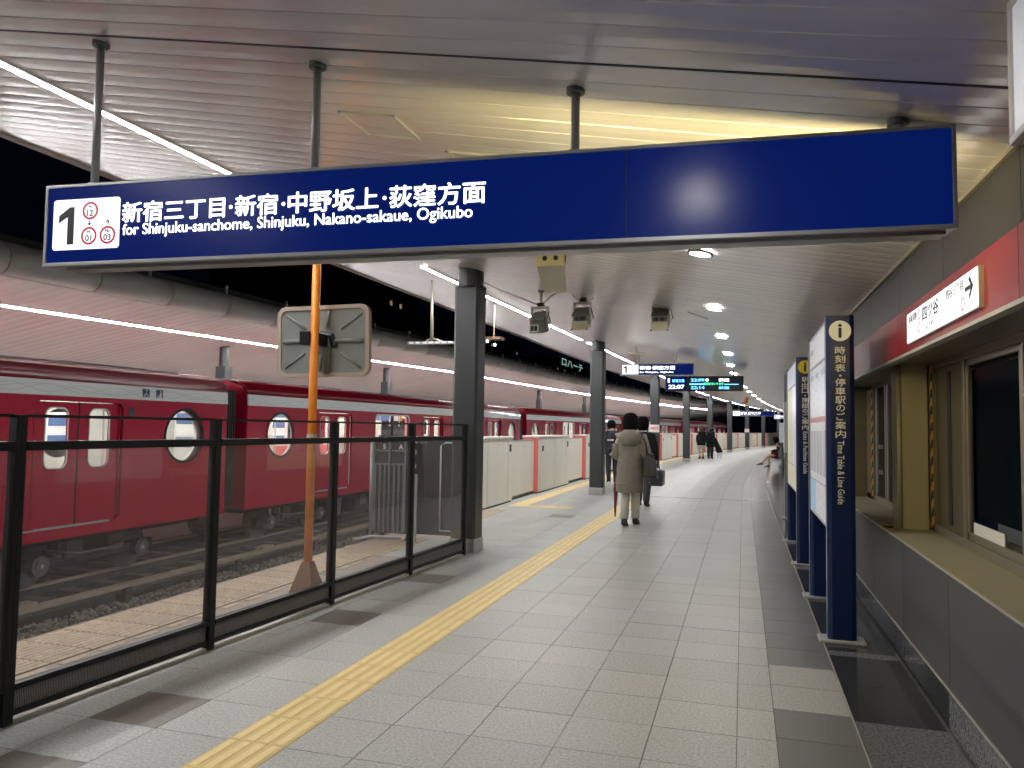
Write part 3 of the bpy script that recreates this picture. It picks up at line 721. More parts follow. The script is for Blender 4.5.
for k, (a, zz) in enumerate(((1.32, 2.10), (1.32, 1.88), (.86, 1.88), (.40, 1.88))): text('時刻表' if k else '停車駅', M_inkg, b1, (-.083, a, zz), (0, -1, 0), (0, 0, 1), .26, .05, .0)
for k in range(5): box(-.0845, -.083, .12 + k * .26, .30 + k * .26, 1.12, 1.46).build('print_block', mat('print_tint', (.50, .53, .60), .4), b1)
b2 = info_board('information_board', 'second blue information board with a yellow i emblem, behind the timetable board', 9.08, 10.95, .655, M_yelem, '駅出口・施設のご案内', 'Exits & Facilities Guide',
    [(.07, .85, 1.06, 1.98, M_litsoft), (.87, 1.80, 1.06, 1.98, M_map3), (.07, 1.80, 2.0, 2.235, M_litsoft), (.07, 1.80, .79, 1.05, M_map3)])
# dark post with a white sheet, beyond the boards
t = thing('poster_stand', 'narrow dark stand with a white sheet, behind the second information board', 'sign', (.73, 13.8, 0))
box(-.06, .06, -.05, .05, 0, 2.42).build('post', M_bgrey, t, bevel=.01); box(-.068, -.06, -.04, .04, 1.1, 1.95).build('white_sheet', M_litsoft, t); box(-.045, .045, -.058, -.05, 1.1, 1.95).build('white_sheet', M_white, t)
box(-.12, .12, -.1, .1, 0, .02).build('foot_plate', M_alu, t)

# ================================================================ glass fence
fe = thing('glass_fence', 'black framed glass fence along the platform beside the yellow strip', 'fence', (-3.37, 2.9, 0), -.061)
FY = [-1.42 - .0, 0, 1.36, 2.74, 4.10, 5.40]
for i, y in enumerate(FY):
    box(-.029, .029, y - .034, y - .006, 0.0, 1.475).build('post', M_blk, fe, bevel=.003); box(-.025, .025, y - .003, y + .026, 0.0, 1.475).build('post', M_blk, fe, bevel=.003)
for i in range(5):
    a, b = FY[i] + .026, FY[i + 1] - .034
    box(-.012, .012, a, b, 1.462, 1.478).build('top_rail', M_blk, fe); box(-.03, .03, a, b, 1.30, 1.345).build('hand_rail', M_blk, fe, bevel=.003)
    box(-.028, .028, a, b, .155, .185).build('lower_rail', M_blk, fe, bevel=.003); box(-.02, .02, a, b, .035, .06).build('bottom_rail', M_blk, fe)
    box(-.004, .004, a, b, .06, .155).build('perforated_panel', M_perf, fe)
    box(-.004, .004, a, b, .185, 1.30).build('glass_pane', M_glassf, fe)
    box(-.02, .015, a - .03, b + .045, .0, .014).build('floor_strip', M_trim, fe)

# ================================================================ orange pole, mirror board
t = thing('orange_pole', 'orange steel pole with a flared brown foot behind the glass fence', 'pole', (-3.41, 5.62, 0))
MB().tube([(0, 0, .28), (0, 0, ceil_z(-3.41, 5.62) - .035)], .035, 20).build('pole', M_orange, t, smooth=True)
b = MB(); b.add([(-.13, -.13, 0), (.13, -.13, 0), (.13, .13, 0), (-.13, .13, 0), (-.036, -.036, .33), (.036, -.036, .33), (.036, .036, .33), (-.036, .036, .33)], [(3, 2, 1, 0), (4, 5, 6, 7), (0, 1, 5, 4), (1, 2, 6, 5), (2, 3, 7, 6), (3, 0, 4, 7)]).build('flared_foot', M_rust, t)
MB().tube([(0, 0, 1.33), (0, 0, 1.37)], .04, 20).build('pole_band', M_alu, t)
t = thing('mirror_board', 'grey rounded mirror seen from its ribbed back, clamped to the orange pole', 'mirror', (-3.43, 5.80, 2.16))
RX = Matrix.Rotation(.02, 4, 'Y')
me = plate_mesh(rrect(-.425, .425, -.292, .292, .07, 8), [], .02); me.transform(basis((1, 0, .012), (-.03, 0, 1), (0, .0, 0))); put('back_plate', me, M_bgrey, t)
me = plate_mesh(rrect(-.438, .438, -.305, .305, .08, 8), [rrect(-.405, .405, -.272, .272, .06, 8)], .05); me.transform(basis((1, 0, .012), (-.03, 0, 1), (0, .0, 0))); put('rim', me, M_brim, t)
def rib(p, q, r=.014):
    MB().tube([(p[0], -.012, p[1]), (q[0], -.012, q[1])], r, 8).build('rib', M_bgrey, t, smooth=True)
rib((-.38, 0), (-.16, 0), .022); rib((.12, 0), (.38, 0), .022); rib((.04, .12), (.05, .26)); rib((-.02, -.12), (-.02, -.25))
for sx_ in (-1, 1):
    for sz_ in (-1, 1): rib((sx_ * .17, sz_ * .10), (sx_ * .36, sz_ * .23), .011)
rib((.05, .06), (.05, -.28), .03)
MB().tube([(-.02, -.02, .0), (-.02, -.012, .06), (.08, -.012, .04), (.12, -.012, -.05)], .03, 8).build('bracket', M_blk, t)
MB().box(-.09, .0, -.24, -.12, -.05, .06).box(-.02, .06, -.18, .0, -.05, .05).build('clamp', M_blk, t, bevel=.008)

# ================================================================ equipment behind the fence
t = thing('folding_barrier', 'grey folding barrier with vertical slats standing behind the glass fence', 'barrier', (-4.05, 9.0, 0))
for k in range(3): box(-.50 + k * .22, -.49 + k * .22 + .012, -.02, .02, .12, 1.28).build('slat_frame', M_bgrey, t)
MB().tube([(-.53, 0, .06), (-.53, 0, 1.22), (-.48, 0, 1.28), (.05, 0, 1.28), (.10, 0, 1.22), (.10, 0, .06)], .018, 8).build('tube_frame', M_alu, t, smooth=True)
for k in range(9): box(-.48 + k * .066, -.455 + k * .066, -.01, .01, .1, .95).build('slat', M_bgrey, t)
for z in (.95, 1.12): box(-.5, .09, -.012, .012, z, z + .02).build('cross_bar', M_bgrey, t)
box(-.52, .1, .03, .05, .08, 1.25).build('backing_sheet', M_col, t)
MB().tube([(-.6, -.3, .03), (-.45, -.1, .05), (0, -.12, .06), (.16, -.25, .03)], .018, 8).build('foot_tube', M_alu, t, smooth=True)
for k in range(4): MB().tube([(-.0 + k * .05, -.16 - k * .02, .05), (.05 + k * .05, -.18 - k * .02, .045)], .022, 8).build('tube_sleeve', M_yel if k % 2 == 0 else M_ink, t)
for nm, zz in (('S', 1.17), ('A', 1.17)): text(nm, M_white, t, (-.36 if nm == 'S' else -.14, -.015, zz - .02), (1, 0, 0), (0, 0, 1), None, .06, .02)
t = thing('signal_box', 'black signal box with two round lenses behind the glass fence', 'signal', (-3.86, 8.75, 0))
MB().tube([(0, 0, .0), (0, 0, .9)], .02, 8).build('post', M_alu, t); box(-.07, .07, -.04, .06, .86, 1.24).build('housing', M_blk, t, bevel=.01)
for z in (.96, 1.13): MB().tube([(0, -.045, z), (0, -.06, z)], .04, 16).build('lens', M_alu, t)
t = thing('end_screen', 'dark steel screen at the end of the platform gates behind the glass fence', 'screen', (-3.66, 9.3, 0))
box(-.95, .30, 0, .04, .05, 1.30).build('screen_sheet', M_col, t); box(-.97, .31, -.01, .05, 1.28, 1.32).build('top_bar', M_blk, t)
MB().tube([(-.06, -.06, .12), (-.06, -.06, 1.2), (.0, -.06, 1.24), (.22, -.06, 1.24), (.26, -.06, 1.2), (.26, -.06, .16), (.22, -.06, .12), (-.06, -.06, .12)], .012, 8).build('tube_loop', M_alu, t, smooth=True)
for x_ in (-.9, .27): box(x_ - .03, x_ + .03, 0, .04, 0, .06).build('foot', M_blk, t)

# ================================================================ platform gates
def cabinet(i, s0, ln, lab):
    t = thing('gate_cabinet', lab, 'platform gate', B(-4.33, s0, 0), -th(s0))
    box(-.36, 0, 0, ln, .03, 1.24).build('cabinet_body', M_gate, t, bevel=.012)
    box(-.38, .02, -.02, ln + .02, 1.235, 1.275).build('cabinet_top', M_gate, t, bevel=.01)
    box(-.34, -.02, .02, ln - .02, 0, .03).build('plinth', M_blk, t)
    if i: box(-.37, -.005, -.012, -.001, .03, 1.235).build('pink_end_face', M_gatep, t)
    if s0 < 40:
        for y in (.27, .46, ln - .95, ln - .85): MB().tube([(0, y, 1.12), (.006, y, 1.12)], .012, 8).build('indicator', M_alu, t)
        box(0, .006, ln - .22, ln - .1, .98, 1.12).build('notice_sticker', M_ink, t); 
        if i: box(0, .006, .3, .44, .93, 1.05).build('notice_sticker', M_ink, t)
        for y in (.12, ln / 2, ln - .3): box(0, .0025, y, y + .008, .05, 1.22).build('panel_joint', M_alu, t)
    return t
def leaf(i, s0, ln, lab):
    t = thing('gate_door', lab, 'platform gate', B(-4.425, s0, 0), -th(s0))
    h = ln / 2
    for a, b in ((0, h - .006), (h + .006, ln)):
        q = box(-.05, .0, a, b, .07, 1.17).build('door_leaf', M_gate, t, bevel=.006); box(-.052, .002, a, b, 1.165, 1.19).build('leaf_rail', M_alu, q)
    box(-.07, .0, 0, ln, 0, .05).build('door_sill', M_blk, t)
    return t
PER, CL, DL = 5.08, 3.08, 2.0
for i in range(17):
    s = 11.43 + PER * i
    if s + CL > 94: break
    cabinet(i, s, CL, 'cream platform gate cabinet, %s counted from the glass fence' % ORD[i])
    leaf(i, s + CL + .03, DL - .06, 'cream sliding platform door between gate cabinets, %s counted from the glass fence' % ORD[i])

# ================================================================ tracks, ballast
def long_thing(name, lab, cat, l0, l1, z0, z1, m, s0=-8, s1=SEND):
    o = slab(name, l0, l1, s0, s1, z0, z1, m); tag(o, lab, cat); return o
for l, q in ((-5.25, 'near track by the platform, rail under the platform edge'), (-6.70, 'near track, rail farther from the platform'), (-10.15, 'far track under the red train, near wheels'), (-11.6, 'far track under the red train, behind the wheels')):
    t = thing('rail', 'steel rail of the ' + q, 'rail', (0, 0, 0))
    slab('rail_head', l - .035, l + .035, -8, SEND, -1.05, -1.01, M_rail, parent=t); slab('rail_web', l - .01, l + .01, -8, SEND, -1.16, -1.05, M_under, parent=t); slab('rail_foot', l - .07, l + .07, -8, SEND, -1.19, -1.16, M_under, parent=t)
t = thing('third_rail', 'brown covered power rail running between the two tracks', 'rail')
slab('cover', -8.80, -8.66, -8, SEND, -.99, -.93, M_cable, parent=t); slab('conductor', -8.76, -8.70, -8, SEND, -1.05, -.99, M_wheel, parent=t)
for i in range(26):
    s = 1.5 + i * 2.6; b = box(-.09, .09, 0, .12, 0, .24).build('support', M_under, t); b.location = B(-8.73, s, -1.22); b.rotation_euler = (0, 0, -th(s))
    if i % 2 == 0: b = box(-.10, .08, 0, .35, 0, .06).build('cable_clamp', M_cable, t); b.location = B(-8.75, s + .8, -.935)
sl = box(0, 2.4, 0, .22, -1.24, -1.15).mesh('sleeper'); sl.materials.append(mat('sleeper', (.10, .09, .08), .8))
for i in range(24):
    s = 3 + i * .65
    o = bpy.data.objects.new('sleeper', sl); C.objects.link(o); o.location = B(-12.07, s, 0); o.rotation_euler = (0, 0, -th(s))
    tag(o, 'dark track sleeper under the red train, %s from the left' % ORD[i], 'sleeper', 'sleepers under the far track')
rb = MB()
for i in range(4200):
    l = random.uniform(-8.85, -8.25); s = random.uniform(2.5, 26); r = random.uniform(.018, .042); z = -1.22 + r * .5; c = B(l, s, z)
    vs = [c + Vector((r * random.uniform(.7, 1.3) * a, r * random.uniform(.7, 1.3) * b, r * random.uniform(.6, 1) * d)) for a, b, d in ((1, 0, 0), (0, 1, 0), (-1, 0, 0), (0, -1, 0), (0, 0, 1), (0, 0, -1))]
    rb.add(vs, [(0, 1, 4), (1, 2, 4), (2, 3, 4), (3, 0, 4), (1, 0, 5), (2, 1, 5), (3, 2, 5), (0, 3, 5)])
tag(rb.build('ballast', M_rock, flip=False), 'loose track ballast stones between the two tracks', 'ballast', kind='stuff')

# ================================================================ train
LC = 18.1; GAPC = .42; DOORS = (-5.75, 0.0, 5.75); DW = .78
def side_holes():
    h = []
    for d in DOORS: h.append(rrect(d - DW, d + DW, -.06, 1.725, .10))
    for d in (-7.93, 7.93): h.append(oval(d, 1.22, .47, .45, 36))
    for d in (-2.75, 2.75): h.append(rrect(d - 1.0, d + 1.0, .86, 1.72, .12))
    return h
side_me = plate_mesh([(-LC / 2, -.23), (LC / 2, -.23), (LC / 2, 1.80), (-LC / 2, 1.80)], side_holes(), .05)
def door_mesh():
    hs = [rrect(.19, .57, .77, 1.63, .12)]
    return plate_mesh([(.006, -.05), (DW - .004, -.05), (DW - .004, 1.715), (.006, 1.715)], hs, .03)
dme = door_mesh()
rim_win = plate_mesh(rrect(.178, .582, .758, 1.642, .12), [rrect(.197, .563, .777, 1.623, .11)], .012)
rim_round = plate_mesh(oval(0, 0, .50, .48, 36), [oval(0, 0, .45, .43, 36)], .02)
rim_mid = plate_mesh(rrect(-1.03, 1.03, .83, 1.75, .14), [rrect(-.99, .99, .87, 1.71, .12)], .012)
glass_door = plate_mesh(rrect(.19, .57, .77, 1.63, .12), [], .006); glass_round = plate_mesh(oval(0, 0, .47, .45, 36), [], .006); glass_mid = plate_mesh(rrect(-1.0, 1.0, .86, 1.72, .12), [], .006)
for m_, mm in ((side_me, M_train), (dme, M_train), (rim_win, M_alu), (rim_round, M_blk), (rim_mid, M_alu), (glass_door, M_glasst), (glass_round, M_glasst), (glass_mid, M_glasst)): m_.materials.append(mm)
lining_me = side_me.copy(); lining_me.transform(Matrix.Diagonal((.991, 1, 1, 1))); lining_me.materials.clear(); lining_me.materials.append(M_int); dme_in = dme.copy(); dme_in.materials.clear(); dme_in.materials.append(M_int)
AX = basis((0, 1, 0), (0, 0, 1))       # plate (a, b) -> (y, z), thickness along +x
def put_plate(name, me, parent, x, y, z=0, mir=1):
    o = bpy.data.objects.new(name, me); C.objects.link(o); o.parent = parent
    o.matrix_local = Matrix.Translation((x, y, z)) @ AX @ Matrix.Diagonal((mir, 1, 1, 1)); return o
posters = [mat('ad_white', (.8, .8, .8), .5), mat('ad_blue', (.10, .16, .35), .5), mat('ad_pink', (.8, .5, .45), .5), mat('ad_orange', (.7, .35, .06), .5)]
def make_car(label):
    t = thing('train_car', label, 'train car')
    for x, nm in ((-.025, 'near'), (-2.775, 'far')): put_plate('side_wall', side_me, t, x, 0)
    for x in (-.10, -2.70): put_plate('inner_lining', lining_me, t, x, 0)
    for d in DOORS:
        for mir in (-1, 1):
            q = put_plate('door', dme, t, -.075, d, 0, mir); g = bpy.data.objects.new('door_glass', glass_door); C.objects.link(g); g.parent = q
            g = bpy.data.objects.new('window_rim', rim_win); C.objects.link(g); g.parent = q; g.location = (0, 0, .018)
            put_plate('far_door', dme_in, t, -2.705, d, 0, mir)
        box(-.07, .012, d - DW - .3, d + DW - .2, -.075, -.055).build('door_sill', M_alu, t)
        box(-.078, -.056, d - .012, d + .012, -.05, 1.72).build('door_seal', M_blk, t)
        for sg_ in (-1, 1): box(-.05, .004, d + sg_ * (DW + .012) - .006, d + sg_ * (DW + .012) + .006, -.05, 1.68).build('door_edge', M_trainD, t)
    for d in (-7.93, 7.93):
        g = put_plate('round_window', rim_round, t, -.004, d, 1.22); put_plate('round_glass', glass_round, t, -.03, d, 1.22); put_plate('round_glass', glass_round, t, -2.74, d, 1.22)
    for d in (-2.75, 2.75):
        put_plate('window_rim', rim_mid, t, .002, d); put_plate('window_glass', glass_mid, t, -.03, d)
        box(-.05, .0, d - .02, d + .02, .86, 1.72).build('window_bar', M_blk, t)
    prof = [(0, 1.80), (-.015, 2.015), (-.05, 2.12), (-.14, 2.22), (-.30, 2.285), (-.7, 2.33), (-1.4, 2.35), (-2.1, 2.33), (-2.5, 2.285), (-2.66, 2.22), (-2.75, 2.12), (-2.785, 2.015), (-2.80, 1.80)]
    def shell(i0, i1, name, m, out=0.0):
        p = prof[i0:i1 + 1]; vs = []; fs = []
        for y in (-LC / 2, LC / 2):
            for a, z in p: vs.append((a + out, y, z))
        k = len(p)
        for j in range(k - 1): fs.append((j, j + 1, k + j + 1, k + j))
        o = MB().add(vs, fs).build(name, m, t, flip=False); md = o.modifiers.new('thick', 'SOLIDIFY'); md.thickness = .03; md.offset = 0
        return o
    shell(0, 1, 'white_stripe', M_stripe); shell(11, 12, 'white_stripe', M_stripe); a = shell(1, 4, 'roof_shoulder', M_trainD); shell(4, 8, 'roof', M_roof); shell(8, 11, 'roof_shoulder', M_trainD)
    for o in (a,):
        for p in o.data.polygons: p.use_smooth = True
    for y in (-LC / 2 + .03, LC / 2 - .03):   # ends
        e = plate_mesh([(-2.77, -.23), (-.03, -.23), (-.03, 1.8), (-.05, 2.02), (-.16, 2.2), (-.5, 2.29), (-1.4, 2.33), (-2.3, 2.29), (-2.64, 2.2), (-2.75, 2.02), (-2.77, 1.8)], [rrect(-1.85, -.95, -.02, 1.85, .08)], .05)
        e.materials.append(M_train); o = bpy.data.objects.new('end_wall', e); C.objects.link(o); o.parent = t; o.matrix_local = Matrix.Translation((0, y, 0)) @ basis((1, 0, 0), (0, 0, 1))
    for sg_ in (-1, 1):
        y = sg_ * (LC / 2 - .09); box(-2.68, -.12, min(y, y - sg_ * .02), max(y, y - sg_ * .02), -.05, 2.0).build('end_lining', M_int, t); yy = y - sg_ * .03
        box(-1.9, -1.08, min(yy, y), max(yy, y), 0, 1.85).build('end_door', mat('end_door_grey', (.45, .45, .43), .4), t); box(-1.7, -1.28, min(yy - sg_ * .01, y), max(yy - sg_ * .01, y), .8, 1.6).build('end_window', M_glassw, t)
        for a_ in (-2.5, -1.03):
            for z_, m_ in ((1.42, posters[1]), (1.14, posters[0]), (.98, posters[1])): box(a_, a_ + .42, min(yy, y) - .002, max(yy, y) + .002, z_, z_ + (.2 if m_ is posters[1] else .26)).build('advert', m_, t)
    box(-2.74, -.06, -LC / 2 + .06, LC / 2 - .06, -.16, -.05).build('car_floor', M_bgrey, t)
    box(-2.74, -.06, -LC / 2 + .06, LC / 2 - .06, 2.02, 2.06).build('car_ceiling', M_int, t)
    for x in (-.8, -2.0): box(x - .06, x + .06, -LC / 2 + .5, LC / 2 - .5, 1.99, 2.018).build('ceiling_lamp', M_intL, t)
    for d in (-2.75, 2.75):
        for x0, x1, xb in ((-2.70, -2.28, -2.70), (-.52, -.10, -.16)):
            q = MB().box(x0, x1, d - 1.85, d + 1.85, .30, .42).box(xb, xb + .06, d - 1.85, d + 1.85, .42, .86).build('bench_seat', M_seat, t, bevel=.02)
        box(-2.72, -2.70, d - 1.8, d + 1.8, 1.74, 1.98).build('poster_rail', posters[0], t)
        for k in range(6): box(-2.698, -2.69, d - 1.7 + k * .6, d - 1.22 + k * .6, 1.76, 1.96).build('advert', posters[(k * 7 + 1) % 4], t)
        MB().tube([(-.55, d - 1.85, 1.75), (-.55, d + 1.85, 1.75)], .014, 6).build('strap_rail', M_alu, t); MB().tube([(-2.25, d - 1.85, 1.75), (-2.25, d + 1.85, 1.75)], .014, 6).build('strap_rail', M_alu, t)
        for k in range(6): MB().tube([(-.55, d - 1.5 + k * .6, 1.75), (-.55, d - 1.5 + k * .6, 1.52)], .01, 5).tube([(-.55, d - 1.55 + k * .6, 1.44), (-.55, d - 1.5 + k * .6, 1.52), (-.55, d - 1.45 + k * .6, 1.44), (-.55, d - 1.55 + k * .6, 1.44)], .008, 5).build('hand_strap', M_white, t)
    for d in DOORS:
        for sg_ in (-1, 1):
            y = d + sg_ * (DW + .09)
            for x in (-.5, -2.3): MB().tube([(x, y, .0), (x + .06, y, .9), (x, y, 2.0)], .016, 6).build('grab_pole', M_alu, t)
            box(-2.72, -2.30, y - .01, y + .01, .35, 1.15).build('seat_partition', M_int, t); box(-.5, -.08, y - .01, y + .01, .35, 1.15).build('seat_partition', M_int, t)
        for k in range(3): box(-1.9 + k * .01, -1.2, d - .3 + k * .3, d - .295 + k * .3, 1.60, 1.95).build('hanging_advert', posters[(k * 3 + 1) % 4], t)
    for sg_ in (-1, 1):
        y = sg_ * 7.93
        box(-2.74, -2.70, y - .35, y + .35, .95, 1.6).build('advert', posters[0], t); box(-2.70, -2.69, y - .3, y + .3, 1.35, 1.55).build('advert', posters[1], t); box(-2.70, -2.69, y - .3, y + .3, 1.02, 1.18).build('advert', posters[1], t)
    for z_, h_, m_ in ((1.34, .17, 1), (1.14, .2, 0), (.97, .17, 1)): box(-2.69, -2.67, -4.4, -3.86, z_, z_ + h_).build('advert', posters[m_], t)
    for k, (y, wd) in enumerate(((-LC / 2 + 2.35 + 3.6, 1.6), (0, 2.4), (4.1, 1.1))):   # underfloor cases
        box(-2.2, -.45, y - wd / 2, y + wd / 2, -.82, -.18).build('underfloor_case', M_under, t, bevel=.03)
        for j in range(2): box(-.452, -.44, y - wd / 4 + j * .5 - .16, y - wd / 4 + j * .5 + .16, -.62, -.32).build('case_label', M_underL, t)
    box(-2.5, -.3, -LC / 2 + .3, LC / 2 - .3, -.34, -.20).build('underframe', M_under, t)
    for sg_ in (-1, 1):
        y = sg_ * (LC / 2 - 2.5)
        fr_ = MB().hexa([Vector(q) for q in ((-.68, y - 1.35, -.72), (-.56, y - 1.35, -.72), (-.56, y + 1.35, -.72), (-.68, y + 1.35, -.72), (-.68, y - 1.35, -.55), (-.56, y - 1.35, -.55), (-.56, y + 1.35, -.55), (-.68, y + 1.35, -.55))]).box(-.70, -.54, y - .3, y + .3, -.72, -.34).build('bogie_frame', M_under, t, bevel=.02)
        for a in (-.98, .98):
            for x in (-.82, -2.24): MB().tube([(x - .05, y + a, -.62), (x + .05, y + a, -.62)], .40, 24).build('wheel', M_wheel, t)
            MB().tube([(-.56, y + a, -.66), (-.44, y + a, -.66)], .15, 16).build('axle_box', M_wheel, t); MB().tube([(-.44, y + a, -.66), (-.42, y + a, -.66)], .09, 14).build('axle_cap', M_underL, t); MB().tube([(-.42, y + a, -.66), (-.41, y + a, -.66)], .03, 10).build('axle_bolt', M_alu, t)
            MB().tube([(-.6, y + a * .62, -.60), (-.6, y + a * .62, -.36)], .09, 10).build('spring', M_underL, t)
        MB().tube([(-.5, y - .9, -.45), (-.48, y - .3, -.58), (-.48, y + .3, -.58), (-.5, y + .9, -.42)], .025, 6).build('brake_pipe', M_underL, t, smooth=True)
        for q in (-.35, .45): box(-.53, -.50, y + q - .14, y + q + .16, -.62, -.34).build('bogie_bracket', M_underL, t)
        for q in (1.75,): MB().hexa([Vector(v) for v in ((-.5, y - sg_ * q - .14, -.78), (-.44, y - sg_ * q - .14, -.78), (-.44, y - sg_ * q + .12, -.78), (-.5, y - sg_ * q + .12, -.78), (-.5, y - sg_ * q - .06, -.36), (-.44, y - sg_ * q - .06, -.36), (-.44, y - sg_ * q + .20, -.36), (-.5, y - sg_ * q + .20, -.36))]).build('step_plate', M_underL, t)
    for y in (-5.2, -1.2, 3.1, 6.9): box(-2.1, -.7, y - .9, y + .9, 2.33, 2.37).build('roof_unit', M_roof, t, bevel=.03)
    MB().tube([(-.36, -LC / 2 + .5, 2.31), (-.36, LC / 2 - .9, 2.31)], .018, 6).build('roof_pipe', M_alu, t)
    # symbol plates near the rear end of the stripe
    for k, y in enumerate((6.98, 7.28)):
        q = box(.0, .012, y - .075, y + .075, 1.83, 1.98).build('symbol_plate', M_blue, t)
        if k == 0:
            MB().ball((.016, y + .01, 1.96), (.004, .014, .014)).tube([(.014, y + .005, 1.95), (.014, y, 1.90), (.014, y - .035, 1.895), (.014, y - .05, 1.85)], .006, 6).build('symbol', M_white, q)
            me = plate_mesh(oval(y + .012, 1.868, .032, .032), [oval(y + .012, 1.868, .023, .023)], .003); me.transform(basis((0, 1, 0), (0, 0, 1), (.014, 0, 0))); put('symbol', me, M_white, q)
        else: MB().ball((.016, y + .02, 1.955), (.004, .013, .013))  .box(.010, .016, y - .05, y - .035, 1.84, 1.87).box(.010, .016, y - .02, y - .005, 1.84, 1.90).box(.010, .016, y + .01, y + .04, 1.84, 1.935).build('symbol', M_white, q)
    box(.0, .004, 6.64, 6.76, 1.54, 1.66).build('number_plate', M_ink, t)
    return t
car0 = make_car('nearest red train car with a white stripe, cut off at the left edge')
labs = ['red train car behind the orange pole', 'red train car seen between the first and second dark columns', 'red train car, fourth along the line behind the gates', 'farthest red train car at the end of the platform']
send = 12.30
for i in range(5):
    c = car0 if i == 0 else copy_tree(car0)
    e = send + i * (LC + GAPC); s = e - LC
    # the bodies are straight: both ends sit on the curve
    a, b = B(-9.28, s, 0), B(-9.28, e, 0); mid = (a + b) / 2; d = b - a
    c.location = (mid.x, mid.y, .0); c.rotation_euler = (0, 0, -math.atan2(d.x, d.y))
    if i: c['label'] = labs[i - 1]
    if i:
        g = thing('gangway', 'dark ribbed gangway joining the train cars, %s from the left' % ORD[i - 1], 'gangway', B(-9.28, s - GAPC / 2, 0), -th(s))
        for k in range(7): box(-2.66, -.10, -.20 + k * .058, -.165 + k * .058, -.1, 2.08).build('bellows_fold', M_blk, g)
        box(-2.5, -.3, -.19, .19, 2.08, 2.2).build('end_cowl', M_bgrey, g); box(-1.6, -1.2, -.3, .3, -.5, -.3).build('coupler', M_under, g)

# ================================================================ things hanging from the canopy
def rod_to_ceiling(t, x=0, y=0, z0=0, r=.012, m=None, name='hanger_rod'):
    L_ = t.location; MB().tube([(x, y, z0), (x, y, ceil_z(L_.x + x, L_.y + y) - L_.z + .01)], r, 8).build(name, m or M_cream, t, smooth=True)
    MB().tube([(x, y, ceil_z(L_.x + x, L_.y + y) - L_.z - .02), (x, y, ceil_z(L_.x + x, L_.y + y) - L_.z + .01)], r * 2.2, 12).build('rod_flange', M_bgrey, t)
def camera_unit(x, y, z, lab, dark=False):
    t = thing('surveillance_camera', lab, 'camera', (x, y, z))
    rod_to_ceiling(t, 0, .05, .2, .018); box(-.04, .04, .02, .08, .2, .26).build('rod_joint', M_blk, t)
    MB().box(-.11, -.095, -.05, .05, -.08, .2).box(.095, .11, -.05, .05, -.08, .2).box(-.11, .11, -.05, .05, .185, .2).build('yoke', M_alu, t)
    MB().hexa([Vector(q) for q in ((-.09, -.16, -.16), (.09, -.16, -.16), (.09, .12, -.1), (-.09, .12, -.1), (-.09, -.16, .0), (.09, -.16, .0), (.09, .12, .14), (-.09, .12, .14))]).build('housing', M_bgrey if dark else M_cream, t, bevel=.008)
    MB().hexa([Vector(q) for q in ((-.10, -.20, .0), (.10, -.20, .0), (.10, .14, .15), (-.10, .14, .15), (-.10, -.20, .012), (.10, -.20, .012), (.10, .14, .162), (-.10, .14, .162))]).build('sun_shield', M_bgrey, t)
    if dark:
        MB().box(-.075, .03, -.170, -.158, -.145, -.05).build('front_plate', M_white, t)
        for q in (-.05, -.005): MB().box(q - .018, q + .018, -.176, -.17, -.13, -.065).build('lens', M_ink, t)
    else:
        MB().box(-.085, .085, -.168, -.158, -.055, -.005).build('lens_plate', M_bgrey, t)
        for q in (-.035, .035): MB().tube([(q, -.168, -.03), (q, -.185, -.03)], .024, 12).build('lens', M_ink, t)
        MB().box(-.10, .10, -.175, -.16, -.17, -.06).build('front_plate', M_cream, t, bevel=.004)
        for q in (-.09, .09): MB().tube([(q, -.18, -.16), (q * 1.15, -.2, -.17)], .008, 8).build('corner_bolt', M_blk, t)
    MB().tube([(.02, .0, .16), (.12, -.04, .12), (.15, -.02, .0), (.08, .02, -.06)], .006, 6).build('cable', M_blk, t, smooth=True)
    return t
camera_unit(-2.50, 9.5, 2.80, 'grey surveillance camera hanging beside the light strip, leftmost of three', True)
camera_unit(-1.945, 9.5, 2.84, 'cream surveillance camera hanging below the ceiling, middle of three')
camera_unit(-.965, 9.5, 2.81, 'cream surveillance camera hanging on a cable loop, rightmost of three')
for i, (a, b, lab) in enumerate((((-3.3, 9.2), (-2.5, 9.55), 'left'), ((-2.5, 9.55), (-1.95, 9.55), 'between the left and middle cameras'), ((-1.95, 9.55), (-.97, 9.55), 'between the middle and right cameras'), ((-.97, 9.55), (-.4, 9.4), 'right of the right camera'))):
    za, zb = (ceil_z(*a) - .02 if i == 0 else 3.02), (ceil_z(*b) - .06 if i == 3 else 3.02)
    pts = [Vector((a[0] + (b[0] - a[0]) * u, a[1] + (b[1] - a[1]) * u, za + (zb - za) * u + (.18 if i in (1, 2) else .0) * math.sin(math.pi * u))) for u in [k / 8 for k in range(9)]]
    tag(MB().tube(pts, .005, 6).build('stay_wire', M_bgrey, smooth=True), 'thin stay wire ' + lab, 'wire')
t = thing('speaker_box', 'beige box hanging under the ceiling just below the big blue sign', 'speaker', (-1.62, 6.5, 2.87))
MB().hexa([Vector(q) for q in ((-.13, 0, 0), (.13, 0, 0), (-.15, 1.3, .0), (-.38, 1.3, .0), (-.13, 0, .10), (.13, 0, .10), (-.15, 1.3, .10), (-.38, 1.3, .10))]).build('box_body', M_cream, t, bevel=.006)
box(-.125, .125, -.008, .0, .005, .095).build('front_plate', M_creamY, t)
for q in (-.05, .05): MB().tube([(q, -.009, .07), (q, -.014, .07)], .022, 12).build('front_knob', M_ink, t)
for q in (-.10, .10): MB().tube([(q * .8 - .02, .3, .1), (q * .8 - .02, .3, ceil_z(-1.64, 6.8) - 2.87)], .01, 8).build('hanger_rod', M_blk, t)
